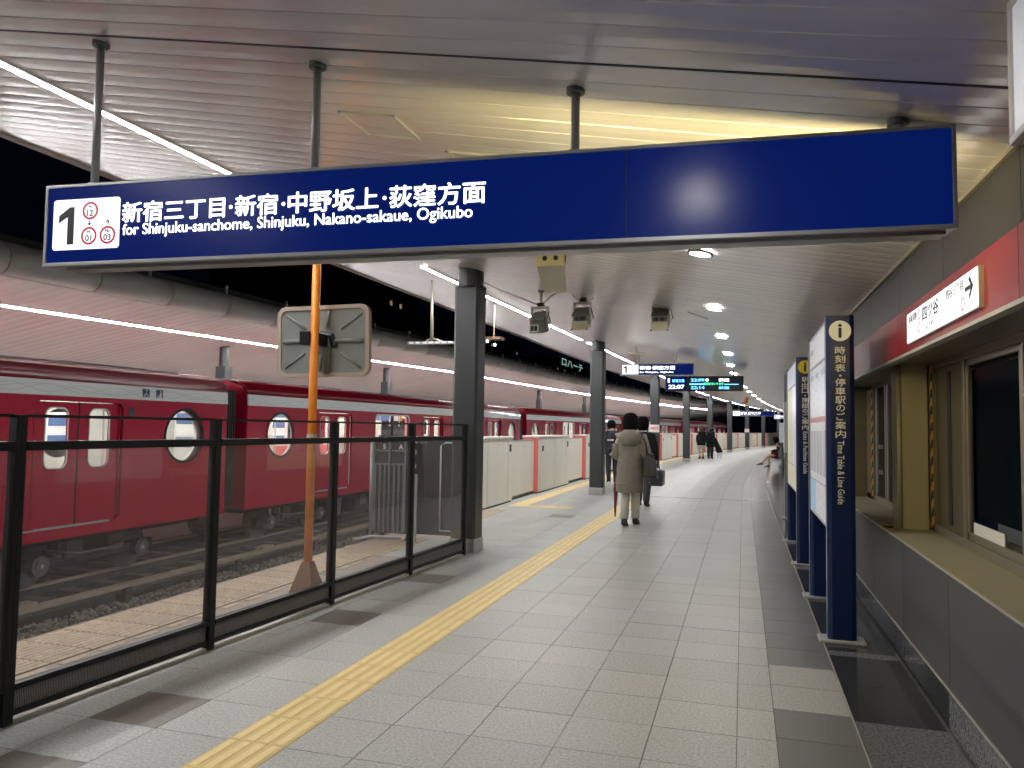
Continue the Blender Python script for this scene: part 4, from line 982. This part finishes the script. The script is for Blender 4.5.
t = thing('ceiling_sensor', 'small round disc hanging under the ceiling left of the rightmost camera', 'sensor', (-2.2, 16.5, 3.08)); MB().tube([(0, 0, -.01), (0, 0, .012)], .17, 20).build('disc', M_cream, t); MB().tube([(0, 0, .01), (0, 0, ceil_z(-2.2, 16.5) - 3.08)], .012, 8).build('hanger_rod', M_alu, t)
t = thing('lamp_bar', 'thin lamp bar on a pale rod hanging over the platform edge', 'lamp', (-4.28, 10.2, 2.65))
MB().tube([(0, 0, .03), (-.02, 0, ceil_z(-4.3, 10.2) - 2.65)], [.028, .012], 10).build('hanger_rod', M_gold, t, smooth=True)
box(-.36, .36, -.035, .035, -.03, .012).build('bar', M_alu, t, bevel=.004)
for k in range(7): box(-.33 + k * .1, -.27 + k * .1, -.045, -.035, -.02, .01).build('lamp_cell', M_litsoft, t)
MB().tube([(-.1, 0, .01), (-.04, 0, .05), (.04, 0, .05), (.16, 0, .015)], .012, 6).build('cable', M_cream, t)
t = thing('lamp_bracket', 'brown bracket with small white lamps beside the first dark column', 'lamp', (-3.95, 12.0, 2.86))
box(-.16, .16, -.1, .12, .03, .07).build('bracket', M_rust, t); rod_to_ceiling(t, 0, .05, .07, .012)
for k in range(2): MB().ball((-.08 + k * .13, -.05, .0 - k * .06), .022).build('lamp_head', mat('small_lamp', (1, 1, 1), .4, emit=(1, 1, .95), strength=6), t)

def small_sign(lab, l, s, z0, wd, ht, jp, en):
    t = thing('platform_sign', lab, 'sign', B(l, s, z0), -th(s))
    box(-wd / 2, wd / 2, -.05, .05, 0, ht).build('sign_body', M_alu, t); box(-wd / 2 + .02, wd / 2 - .02, -.056, -.05, .02, ht - .02).build('sign_face', M_blueE, t)
    a = -wd / 2 + .04; k = ht - .06
    box(a, a + ht * 1.35, -.06, -.056, .03, ht - .03).build('number_panel', M_lit, t)
    one(a + .03, .055, ht - .11, M_ink, t, (1, 0, 0), (0, 0, 1), (0, -.062, 0))
    for q in ((a + ht * .75, ht * .7), (a + ht * .75, ht * .3), (a + ht * 1.12, ht * .3)):
        me = plate_mesh(oval(0, 0, ht * .14, ht * .14, 16), [oval(0, 0, ht * .11, ht * .11, 16)], .001); me.transform(basis((1, 0, 0), (0, 0, 1), (q[0], -.062, q[1]))); put('route_ring', me, M_inkred, t)
    text(jp, M_litlet, t, (a + ht * 1.45, -.056, ht * .48), (1, 0, 0), (0, 0, 1), wd * .48, ht * .32, .02); text(en, M_litlet, t, (a + ht * 1.45, -.056, ht * .18), (1, 0, 0), (0, 0, 1), wd * .46, ht * .18, .02)
    for q in (-wd / 2 + .4, wd / 2 - .4): MB().tube([(q, 0, ht), (q, 0, ceil_z(l, s) - z0)], .02, 8).build('hanger_rod', M_alu, t)
    return t
small_sign('small lit platform 1 sign hanging beyond the second dark column', -1.86, 17.5, 2.665, 1.64, .275, '新宿·荻窪方面', 'for Shinjuku, Ogikubo')
small_sign('tiny lit platform sign at the far end of the platform', -1.3, 52, 2.42, 2.6, .33, '新宿·荻窪方面', 'for Shinjuku, Ogikubo')
small_sign('tiny lit sign at the far right end of the platform ceiling', .1, 62, 2.40, 2.0, .33, '改札·出口', 'Ticket Gates')
M_ledb = mat('led_blue', (.1, .3, .8), .4, emit=(.15, .55, 1.0), strength=2.0); M_ledg = mat('led_green', (.05, .6, .3), .4, emit=(.05, .9, .45), strength=1.8); M_ledw = mat('led_white', (.8, .8, .8), .4, emit=(.85, .95, 1.0), strength=1.7)
t = thing('departure_board', 'dark electronic departure board with blue and green lines below the small blue sign', 'departure board', B(-.91, 19, 2.39), -th(19))
SCL = .76
box(-1.2, 1.2, -.08, .08, 0, .47).build('housing', M_blk, t, bevel=.01); box(-1.17, -.55, -.085, -.08, .03, .44).build('label_panel', M_blueE, t); box(-.53, 1.16, -.085, -.08, .03, .44).build('screen', M_ink, t)
def dt(b_, x_, z_, w_, h_, m): text(b_, m, t, (x_, -.086, z_), (1, 0, 0), (0, 0, 1), w_, h_, .03)
dt('1', -1.12, .27, .06, .14, M_ledw); dt('新宿方面', -.98, .28, .38, .10, M_ledb); dt('22:07', -1.1, .07, .5, .13, M_ledw)
dt('22:09', -.40, .30, .42, .10, M_ledb); dt('荻窪', .45, .30, .32, .10, M_ledw); dt('22:14', -.40, .06, .42, .10, M_ledb); dt('荻窪', .45, .06, .32, .09, M_ledb); dt('電車がまいります', .0, .19, .6, .08, M_ledg)
box(-.45, .0, -.088, -.085, .20, .24).build('led_line', M_ledb, t); box(.62, 1.05, -.088, -.085, .20, .225).build('led_line', M_ledb, t)
MB().ball((.1, -.088, .35), (.05, .004, .05)).build('led_dot', M_ledw, t)
for q in (-.9, .9): MB().tube([(q, 0, .47), (q, 0, (ceil_z(-.91 + q * SCL, 19) - 2.39) / SCL)], .02, 8).build('hanger_rod', M_blk, t)
for o_ in t.children:
    o_.data.transform(Matrix.Diagonal((SCL, SCL, SCL, 1)))
t = thing('duct_bend', 'yellow bent pipe hanging under the ceiling at the far right of the departure board', 'pipe', B(-.45, 36, 2.7), 0)
MB().tube([(-.06, 0, -.02), (.02, 0, .2), (.03, 0, .38)], .09, 10).build('pipe', M_orange, t, smooth=True); MB().tube([(.03, 0, .38), (.03, 0, ceil_z(-.45, 36) - 2.7)], .03, 8).build('hanger_rod', M_alu, t)

# ================================================================ people
def skin_mesh(J, E, R, subd=1):
    names = list(J); me = bpy.data.meshes.new('body'); me.from_pydata([J[n] for n in names], [(names.index(a), names.index(b)) for a, b in E], [])
    o = bpy.data.objects.new('tmp', me); C.objects.link(o)
    md = o.modifiers.new('s', 'SKIN'); md.use_smooth_shade = True
    sk = me.skin_vertices[0].data
    for i, n in enumerate(names): r = R[n]; sk[i].radius = (r, r) if not isinstance(r, tuple) else r; sk[i].use_root = (n == 'pelvis')
    s = o.modifiers.new('d', 'SUBSURF'); s.levels = subd; s.render_levels = subd
    bpy.context.view_layer.update()
    out = bpy.data.meshes.new_from_object(o.evaluated_get(bpy.context.evaluated_depsgraph_get())); bpy.data.objects.remove(o); return out
M_skin = mat('skin', (.55, .34, .25), .55)
def person(label, loc, rz, joints, legs=True, skin=M_skin):
    """joints given for a figure facing +Y; returns the thing and its joint table"""
    t = thing('person', label, 'person', loc, rz)
    J = {'pelvis': (0, 0, .90), 'waist': (0, 0, 1.03), 'chest': (0, -.01, 1.22), 'neck0': (0, -.01, 1.37), 'neck': (0, .01, 1.43), 'head0': (0, .015, 1.50), 'head1': (0, .02, 1.58),
         'shL': (-.165, -.01, 1.325), 'elL': (-.22, -.04, 1.07), 'wrL': (-.21, .06, .85), 'haL': (-.21, .08, .78), 'shR': (.165, -.01, 1.325), 'elR': (.22, -.04, 1.07), 'wrR': (.21, .06, .85), 'haR': (.21, .08, .78),
         'hipL': (-.085, 0, .86), 'knL': (-.09, .03, .48), 'anL': (-.09, -.02, .09), 'toL': (-.10, .13, .03), 'hipR': (.085, 0, .86), 'knR': (.09, .03, .48), 'anR': (.09, -.02, .09), 'toR': (.10, .13, .03)}
    J.update(joints)
    E = [('pelvis', 'waist'), ('waist', 'chest'), ('chest', 'neck0'), ('neck0', 'neck'), ('neck', 'head0'), ('head0', 'head1')]
    R = dict(pelvis=.12, waist=.11, chest=.125, neck0=.07, neck=.055, head0=.082, head1=.088, shL=.062, shR=.062, elL=.042, elR=.042, wrL=.028, wrR=.028, haL=.03, haR=.03, hipL=.085, hipR=.085, knL=.057, knR=.057, anL=.04, anR=.04, toL=.035, toR=.035)
    for s in 'LR':
        E += [('chest', 'sh' + s), ('sh' + s, 'el' + s), ('el' + s, 'wr' + s), ('wr' + s, 'ha' + s), ('pelvis', 'hip' + s), ('hip' + s, 'kn' + s), ('kn' + s, 'an' + s), ('an' + s, 'to' + s)]
        h = Vector(J['ha' + s]); d = (h - Vector(J['wr' + s])).normalized(); sd = Vector((0, 1, 0)) if abs(d.y) < .8 else Vector((0, 0, 1))
        for k, (off, ln) in enumerate(((-.026, .055), (-.009, .065), (.009, .062), (.026, .048))):
            J['f%s%d' % (s, k)] = tuple(h + d * ln * .6 + sd * off); J['g%s%d' % (s, k)] = tuple(h + d * ln * 1.1 + sd * off + Vector((.012 if s == 'L' else -.012, 0, 0))); R['f%s%d' % (s, k)] = .009; R['g%s%d' % (s, k)] = .007
            E += [('ha' + s, 'f%s%d' % (s, k)), ('f%s%d' % (s, k), 'g%s%d' % (s, k))]
        J['t' + s] = tuple(Vector(J['wr' + s]) + d * .06 + sd * .045); R['t' + s] = .009; E.append(('wr' + s, 't' + s))
    me = skin_mesh(J, E, R)
    # face: nose, ears, eyes, mouth joined to the same mesh
    h = Vector(J['head1']); hd = MB()
    hd.ball(h + Vector((0, .0, -.01)), (.078, .095, .115)); hd.ball(h + Vector((0, .095, -.025)), (.012, .018, .022), 8, 5)
    for q in (-1, 1): hd.ball(h + Vector((q * .078, 0, -.02)), (.012, .022, .03), 8, 5); hd.ball(h + Vector((q * .03, .083, .005)), (.014, .01, .009), 8, 5)
    hd.ball(h + Vector((0, .088, -.06)), (.022, .008, .006), 8, 4)
    bm = bmesh.new(); bm.from_mesh(me); bm.from_mesh(hd.mesh('tmp')); bm.to_mesh(me); bm.free()
    put('body', me, skin, t, smooth=True)
    return t, {k: Vector(v) for k, v in J.items()}
def sleeves(t, J, m, r=(.078, .066, .052), sides='LR', name='sleeve', drop=0):
    for s in sides:
        a, b, c = J['sh' + s], J['el' + s], J['wr' + s]; k = -1 if s == 'L' else 1
        MB().tube([a + Vector((-k * .05, 0, .01)), a + Vector((k * .0, 0, .005)), a.lerp(b, .5), b, b.lerp(c, .5), c], [r[0] * .9, r[0], (r[0] + r[1]) / 2, r[1], (r[1] + r[2]) / 2, r[2]], 12).build(name, m, t, smooth=True)
def trousers(t, J, m, r=(.10, .078, .062), end=.06):
    b = MB()
    for s in 'LR':
        h, k, a = J['hip' + s], J['kn' + s], J['an' + s]; a2 = a + (a - k).normalized() * -.01
        b.tube([h + Vector((0, 0, .1)), h, h.lerp(k, .5), k, k.lerp(a2, .5), a2], [r[0] * .9, r[0], (r[0] + r[1]) / 2, r[1], (r[1] + r[2]) / 2, r[2]], 12)
    b.build('trousers', m, t, smooth=True)
def shoes(t, J, m, hgt=.1):
    for s in 'LR':
        a, o = J['an' + s], J['to' + s]; d = (o - a); d.z = 0; d.normalize() if d.length else None
        n = Vector((-d.y, d.x, 0)); z0 = min(a.z, o.z) - .045
        b = MB(); rings = []
        for u, w_, h_ in ((-.06, .034, .075), (-.02, .042, .10), (.05, .044, .075), (.12, .046, .05), (.18, .036, .035), (.21, .015, .02)):
            c = a + d * u; zz = a.z + (o.z - a.z) * max(0, min(1, u / .15)) - .055
            rings.append([c + n * w_ * q + Vector((0, 0, zz - c.z + e * h_)) for q, e in ((-1, 0), (1, 0), (1, .6), (.6, 1), (-.6, 1), (-1, .6))])
        vs = [v for r_ in rings for v in r_]; fs = [tuple(range(6)), tuple(30 + k for k in range(6))[::-1]]
        for i in range(5):
            for k in range(6): fs.append((i * 6 + k, i * 6 + (k + 1) % 6, i * 6 + 6 + (k + 1) % 6, i * 6 + 6 + k))
        b.add(vs, fs).build('shoe', m, t, smooth=False)
def coat(t, m, hem=.55, top=1.40, w0=.22, d0=.16, w1=.22, cx=0, name='coat', flare=.0, cxt=0):
    R_ = [(hem, w0, d0 * 1.0), (hem + .01, w0 * 1.01, d0 * 1.02), (hem + .15, w0 * 1.0, d0), (.88, w0 * .98, d0), (1.02, w0 * .93, d0 * .95), (1.18, w1 * .97, d0 * .93), (1.29, w1, d0 * .85), (1.345, w1 * .88, d0 * .72), (1.385, w1 * .55, d0 * .55), (top + .01, w1 * .33, d0 * .5)]
    R_ = [r for r in R_ if r[0] >= hem]
    o = MB().loft([(cx + cxt * (z - .9), -.012 * math.sin(z * 9), z, a, b) for z, a, b in R_], 20).build(name, m, t, smooth=True); return o
def hair(t, J, m, low=1.36, sc=1.0, name='hair'):
    h = J['head1']; z = h.z
    MB().loft([(h.x, h.y - .03, low, .055 * sc, .045 * sc), (h.x, h.y - .028, low + .03, .095 * sc, .085 * sc), (h.x, h.y - .022, z - .06, .115 * sc, .115 * sc), (h.x, h.y - .018, z + .01, .118 * sc, .125 * sc), (h.x, h.y - .015, z + .07, .10 * sc, .11 * sc), (h.x, h.y - .012, z + .105, .07 * sc, .08 * sc), (h.x, h.y - .01, z + .122, .03 * sc, .04 * sc)], 18).build(name, m, t, smooth=True)
M_olive = mat('olive_parka', (.215, .20, .16), .85, noise=.12, nscale=12, bump=.3); M_blkc = mat('black_coat', (.008, .009, .012), .8, noise=.2, nscale=10, spec=.2); M_hair = mat('black_hair', (.006, .005, .006), .9, spec=.1)
M_trs = mat('light_grey_trousers', (.55, .52, .48), .85); M_dk = mat('dark_trousers', (.03, .032, .038), .85); M_leather = mat('black_leather', (.012, .013, .018), .35)
# woman in the parka, walking away
wt_, J = person('person in a long olive hooded parka and pale trousers with a black shoulder bag', (-1.64, 11.75, 0), 0,
    {'elR': (.25, -.08, 1.08), 'wrR': (.22, .05, .92), 'haR': (.21, .10, .87), 'elL': (-.235, -.02, 1.07), 'wrL': (-.15, .17, 1.0), 'haL': (-.09, .23, .99), 'hipL': (-.07, 0, .86), 'hipR': (.07, 0, .86), 'anL': (-.068, -.13, .09), 'toL': (-.072, .03, .05), 'knL': (-.068, .02, .48), 'anR': (.068, .10, .09), 'toR': (.075, .25, .04), 'knR': (.07, .1, .48)})
trousers(wt_, J, M_trs, (.09, .072, .062)); shoes(wt_, J, mat('dark_shoe', (.02, .02, .022), .5)); coat(wt_, M_olive, .50, 1.40, .205, .17, .225, cxt=.03)
sleeves(wt_, J, M_olive, (.09, .082, .06)); hair(wt_, J, M_hair, 1.40, 1.08, 'knit_hat')
MB().loft([(0, -.12, 1.20, .10, .05), (0, -.14, 1.25, .155, .085), (0, -.125, 1.32, .17, .10), (0, -.09, 1.38, .15, .10), (0, -.05, 1.43, .11, .085), (0, -.03, 1.45, .08, .06)], 18).build('hood', M_olive, wt_, smooth=True)
for z, dd in ((.62, .0), (.84, .0), (1.02, .004)): MB().loft([(.03 * (z - .9), -.0, z, .204 - dd, .168), (.03 * (z - .9), 0, z + .008, .210 - dd, .174), (.03 * (z - .9), 0, z + .016, .204 - dd, .168)], 20).build('coat_seam', M_olive, wt_, smooth=True)
bg = thing('shoulder_bag', 'black leather bag hanging from the right shoulder of the parka wearer', 'bag', (-1.33, 11.62, .74))
MB().hexa([Vector(q) for q in ((-.10, -.13, 0), (.12, -.10, -.02), (.12, .13, -.02), (-.10, .13, 0), (-.06, -.08, .34), (.05, -.06, .36), (.05, .08, .36), (-.06, .08, .34))]).build('bag_body', M_leather, bg, bevel=.03)
MB().hexa([Vector(q) for q in ((.02, -.14, .03), (.11, -.12, .02), (.10, -.12, .26), (.0, -.14, .3), (.03, -.11, .04), (.12, -.09, .03), (.10, -.09, .26), (.0, -.10, .3))]).build('front_pocket', mat('grey_fabric', (.06, .06, .062), .7), bg, bevel=.01)
MB().tube([(-.03, -.06, .34), (-.055, -.1, .52), (-.13, -.06, .66), (-.13, .06, .66), (-.04, .08, .5), (-.02, .06, .34)], .014, 8).build('strap', M_leather, bg, smooth=True)
um = thing('umbrella', 'folded dark red umbrella at the left side of the parka wearer', 'umbrella', (-1.88, 11.85, .10))
MB().tube([(0, 0, 0), (0, 0, .03), (0.005, 0, .42), (.01, 0, .62)], [.004, .012, .036, .015], 10).build('folded_cover', mat('dark_red_cloth', (.16, .012, .02), .6), um, smooth=True); MB().tube([(.01, 0, .6), (.01, 0, .78), (.03, 0, .82), (.06, 0, .8)], .009, 8).build('handle', M_blk, um, smooth=True)
# companion in black with a case
p2, J = person('person in a black coat with a white collar, carrying a hard case', (-1.83, 14.8, 0), -.05,
    {'elR': (.23, -.03, 1.06), 'wrR': (.24, .0, .88), 'haR': (.24, .0, .82), 'anL': (-.09, .12, .09), 'toL': (-.10, .27, .03), 'anR': (.09, -.12, .09), 'toR': (.10, .03, .04)})
trousers(p2, J, mat('grey_trousers', (.055, .058, .06), .85)); shoes(p2, J, M_leather); coat(p2, M_blkc, .74, 1.40, .20, .15, .225); sleeves(p2, J, M_blkc, (.085, .075, .058)); hair(p2, J, M_hair, 1.42, 1.0)
MB().loft([(0, -.005, 1.385, .075, .07), (0, 0, 1.43, .068, .066), (0, 0, 1.435, .06, .055)], 14).build('collar', M_white, p2, smooth=True)
cs = thing('hard_case', 'dark grey hard case carried by the person in the black coat', 'case', (-1.555, 14.75, .40))
MB().box(-.13, .13, -.2, .2, 0, .30).build('case_shell', mat('case_shell', (.045, .052, .058), .35), cs, bevel=.03); MB().box(-.10, .10, -.207, -.2, .03, .27).build('case_panel', mat('case_panel', (.025, .03, .036), .3), cs, bevel=.003)
for z in (.06, .24): MB().box(-.134, .134, -.204, .204, z, z + .008).build('case_groove', M_alu, cs)
MB().tube([(-.05, 0, .30), (-.05, 0, .345), (.05, 0, .345), (.05, 0, .30)], .01, 8).build('handle', M_blk, cs)
# man at the gates behind the second column
p3, J = person('person in a black jacket and black trousers standing behind the second dark column', (-3.20, 19.6, 0), .5,
    {'elL': (-.22, .02, 1.08), 'wrL': (-.12, .2, 1.1), 'haL': (-.06, .26, 1.12), 'head0': (0, .05, 1.50), 'head1': (0, .08, 1.56), 'knR': (.12, .08, .48)})
trousers(p3, J, M_dk, (.09, .07, .05)); shoes(p3, J, M_white); coat(p3, mat('black_jacket', (.012, .016, .026), .7), .80, 1.40, .21, .15, .225); sleeves(p3, J, M_blkc, (.08, .07, .055)); hair(p3, J, M_hair, 1.44, .98)
box(-.19, -.02, -.165, -.155, 1.15, 1.19).build('white_print', M_white, p3)
# two far figures
p4, J = person('distant person in a black coat and pale skirt standing by the gates', (B(-2.95, 40.5)), .3, {})
shoes(p4, J, M_leather); coat(p4, M_blkc, .68, 1.40, .22, .16, .22); sleeves(p4, J, M_blkc); hair(p4, J, mat('brown_hair', (.07, .035, .02), .5), 1.34, 1.1); MB().loft([(0, 0, .52, .2, .15), (0, 0, .72, .18, .14)], 16).build('skirt', M_trs, p4, smooth=True)
p5, J = person('distant person in black with a long dark bag beside the figure in the pale skirt', (B(-2.55, 40.9)), -.4, {'pelvis': (0, -.02, .86), 'waist': (0, .0, .98), 'chest': (0, .06, 1.14), 'neck0': (0, .1, 1.26), 'neck': (0, .13, 1.31), 'head0': (0, .16, 1.37), 'head1': (0, .18, 1.43)})
trousers(p5, J, M_dk); shoes(p5, J, M_leather); coat(p5, M_blkc, .6, 1.28, .22, .17, .2); sleeves(p5, J, M_blkc); hair(p5, J, M_hair, 1.24, 1.0)
bb = thing('long_bag', 'long dark bag slung behind the distant person in black', 'bag', B(-2.12, 40.75, .3)); MB().hexa([Vector(q) for q in ((-.1, -.1, 0), (.22, -.1, .05), (.22, .1, .05), (-.1, .1, 0), (-.30, -.1, .75), (-.12, -.1, .8), (-.12, .1, .8), (-.30, .1, .75))]).build('bag_body', M_blkc, bb, bevel=.05); MB().tube([(-.2, 0, .7), (-.25, 0, .95)], .02, 6).build('strap', M_blkc, bb)
for k in (-.05, .12): MB().tube([(k, 0, -.28), (k, 0, .05)], .02, 6).build('bag_leg', M_alu, bb)
# bench and seated person
bs = 33.0
bn = thing('bench', 'row of dark platform seats against the right wall far down the platform', 'bench', B(1.12, bs, 0), -th(bs))
for k in range(4):
    y = -.3 + k * .55; b = MB().box(-.2, .22, y - .22, y + .22, .41, .45).box(.18, .23, y - .22, y + .22, .45, .85).build('seat', M_bgrey, bn, bevel=.015)
box(.0, .08, -.5, 1.6, .33, .39).build('beam', M_blk, bn)
for y in (-.35, 1.4): MB().box(-.15, .2, y - .03, y + .03, 0, .03).box(.0, .07, y - .03, y + .03, 0, .36).build('leg', M_blk, bn)
p6, J = person('distant seated person with bare legs on the bench at the right wall', B(1.02, bs - .3, 0), math.pi / 2 - .05,
    {'pelvis': (0, 0, .52), 'waist': (0, -.02, .65), 'chest': (0, .02, .83), 'neck0': (0, .05, .96), 'neck': (0, .09, 1.02), 'head0': (0, .14, 1.07), 'head1': (0, .19, 1.12), 'shL': (-.16, .04, .92), 'elL': (-.2, .14, .70), 'wrL': (-.12, .32, .66), 'haL': (-.08, .38, .68), 'shR': (.16, .04, .92), 'elR': (.2, .14, .70), 'wrR': (.12, .32, .66), 'haR': (.08, .38, .68),
     'hipL': (-.09, .04, .5), 'knL': (-.09, .44, .50), 'anL': (-.09, .72, .17), 'toL': (-.09, .87, .14), 'hipR': (.09, .04, .5), 'knR': (.1, .42, .46), 'anR': (.1, .46, .09), 'toR': (.1, .6, .03)})
shoes(p6, J, M_leather); sleeves(p6, J, M_blkc, (.07, .06, .05)); hair(p6, J, M_hair, .98, 1.05)
MB().loft([(0, 0, .46, .19, .15), (0, -.01, .6, .18, .14), (0, 0, .75, .18, .13), (0, .03, .9, .19, .12), (0, .05, .97, .10, .08)], 16).build('jacket', mat('light_jacket', (.35, .33, .33), .8), p6, smooth=True)
MB().tube([(0, .02, .5), (0, .2, .52), (0, .36, .51)], [.17, .16, .13], 12).build('skirt', mat('dark_red_skirt', (.12, .012, .015), .8), p6, smooth=True)
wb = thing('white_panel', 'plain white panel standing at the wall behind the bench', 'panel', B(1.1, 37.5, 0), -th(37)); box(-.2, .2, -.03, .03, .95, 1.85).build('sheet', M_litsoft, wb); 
for x in (-.17, .17): box(x - .015, x + .015, -.02, .02, 0, .95).build('leg', M_alu, wb)

# ================================================================ city beyond the tracks
def building(lab, x, y, wd, dp, ht, rows_, cols_, lit, seedv, face=0):
    rr = random.Random(seedv); t = thing('building', lab, 'building', (x, y, -1.2)); box(-dp, 0, 0, wd, 0, ht).build('wall', mat('night_wall', (.02, .021, .026), .8), t); box(-dp - .2, .2, -.2, wd + .2, ht, ht + .4).build('roof', M_roofd, t)
    for r in range(rows_):
        for c in range(cols_):
            a = 1 + c * (wd - 1) / cols_; z = ht - 2.2 - r * 3.0
            fr_ = box(0, .06, a, a + .8, z, z + .7).build('window', M_ink, t)
            box(.06, .08, a + .1, a + .7, z + .08, z + .62).build('pane', lit if rr.random() < .2 else M_darkbl, fr_)
    return t
M_winl = mat('lit_window', (.7, .6, .4), .5, emit=(1.0, .75, .4), strength=.2)
building('dark office block beyond the canopy left of the first column, with a few lit windows', -40, 68, 22, 14, 19.0, 3, 8, M_winl, 3)
building('dark long block low beyond the far canopy with faint windows', -44, 112, 40, 16, 19.5, 2, 12, mat('dim_window', (.3, .3, .3), .5, emit=(.5, .55, .6), strength=.25), 5)
building('dark block far down the line with dim windows', -42, 168, 46, 16, 18.5, 2, 12, M_winl, 9)
t = thing('roof_sign', 'green-white lit rooftop sign on the far dark block', 'sign', (-41.7, 172, 16.2)); box(-.2, 0, 7, 34, 0, .2).build('sign_rail', M_blk, t)
text('ロハーテ', mat('green_neon', (.5, .8, .7), .4, emit=(.55, .95, .8), strength=.35), t, (.01, 8, .4), (0, 1, 0), (0, 0, 1), 25, 1.9, .02)
for k in range(2): box(-.2, 0, 9 + k * 20, 9.3 + k * 20, -.6, .3).build('sign_leg', M_blk, t)
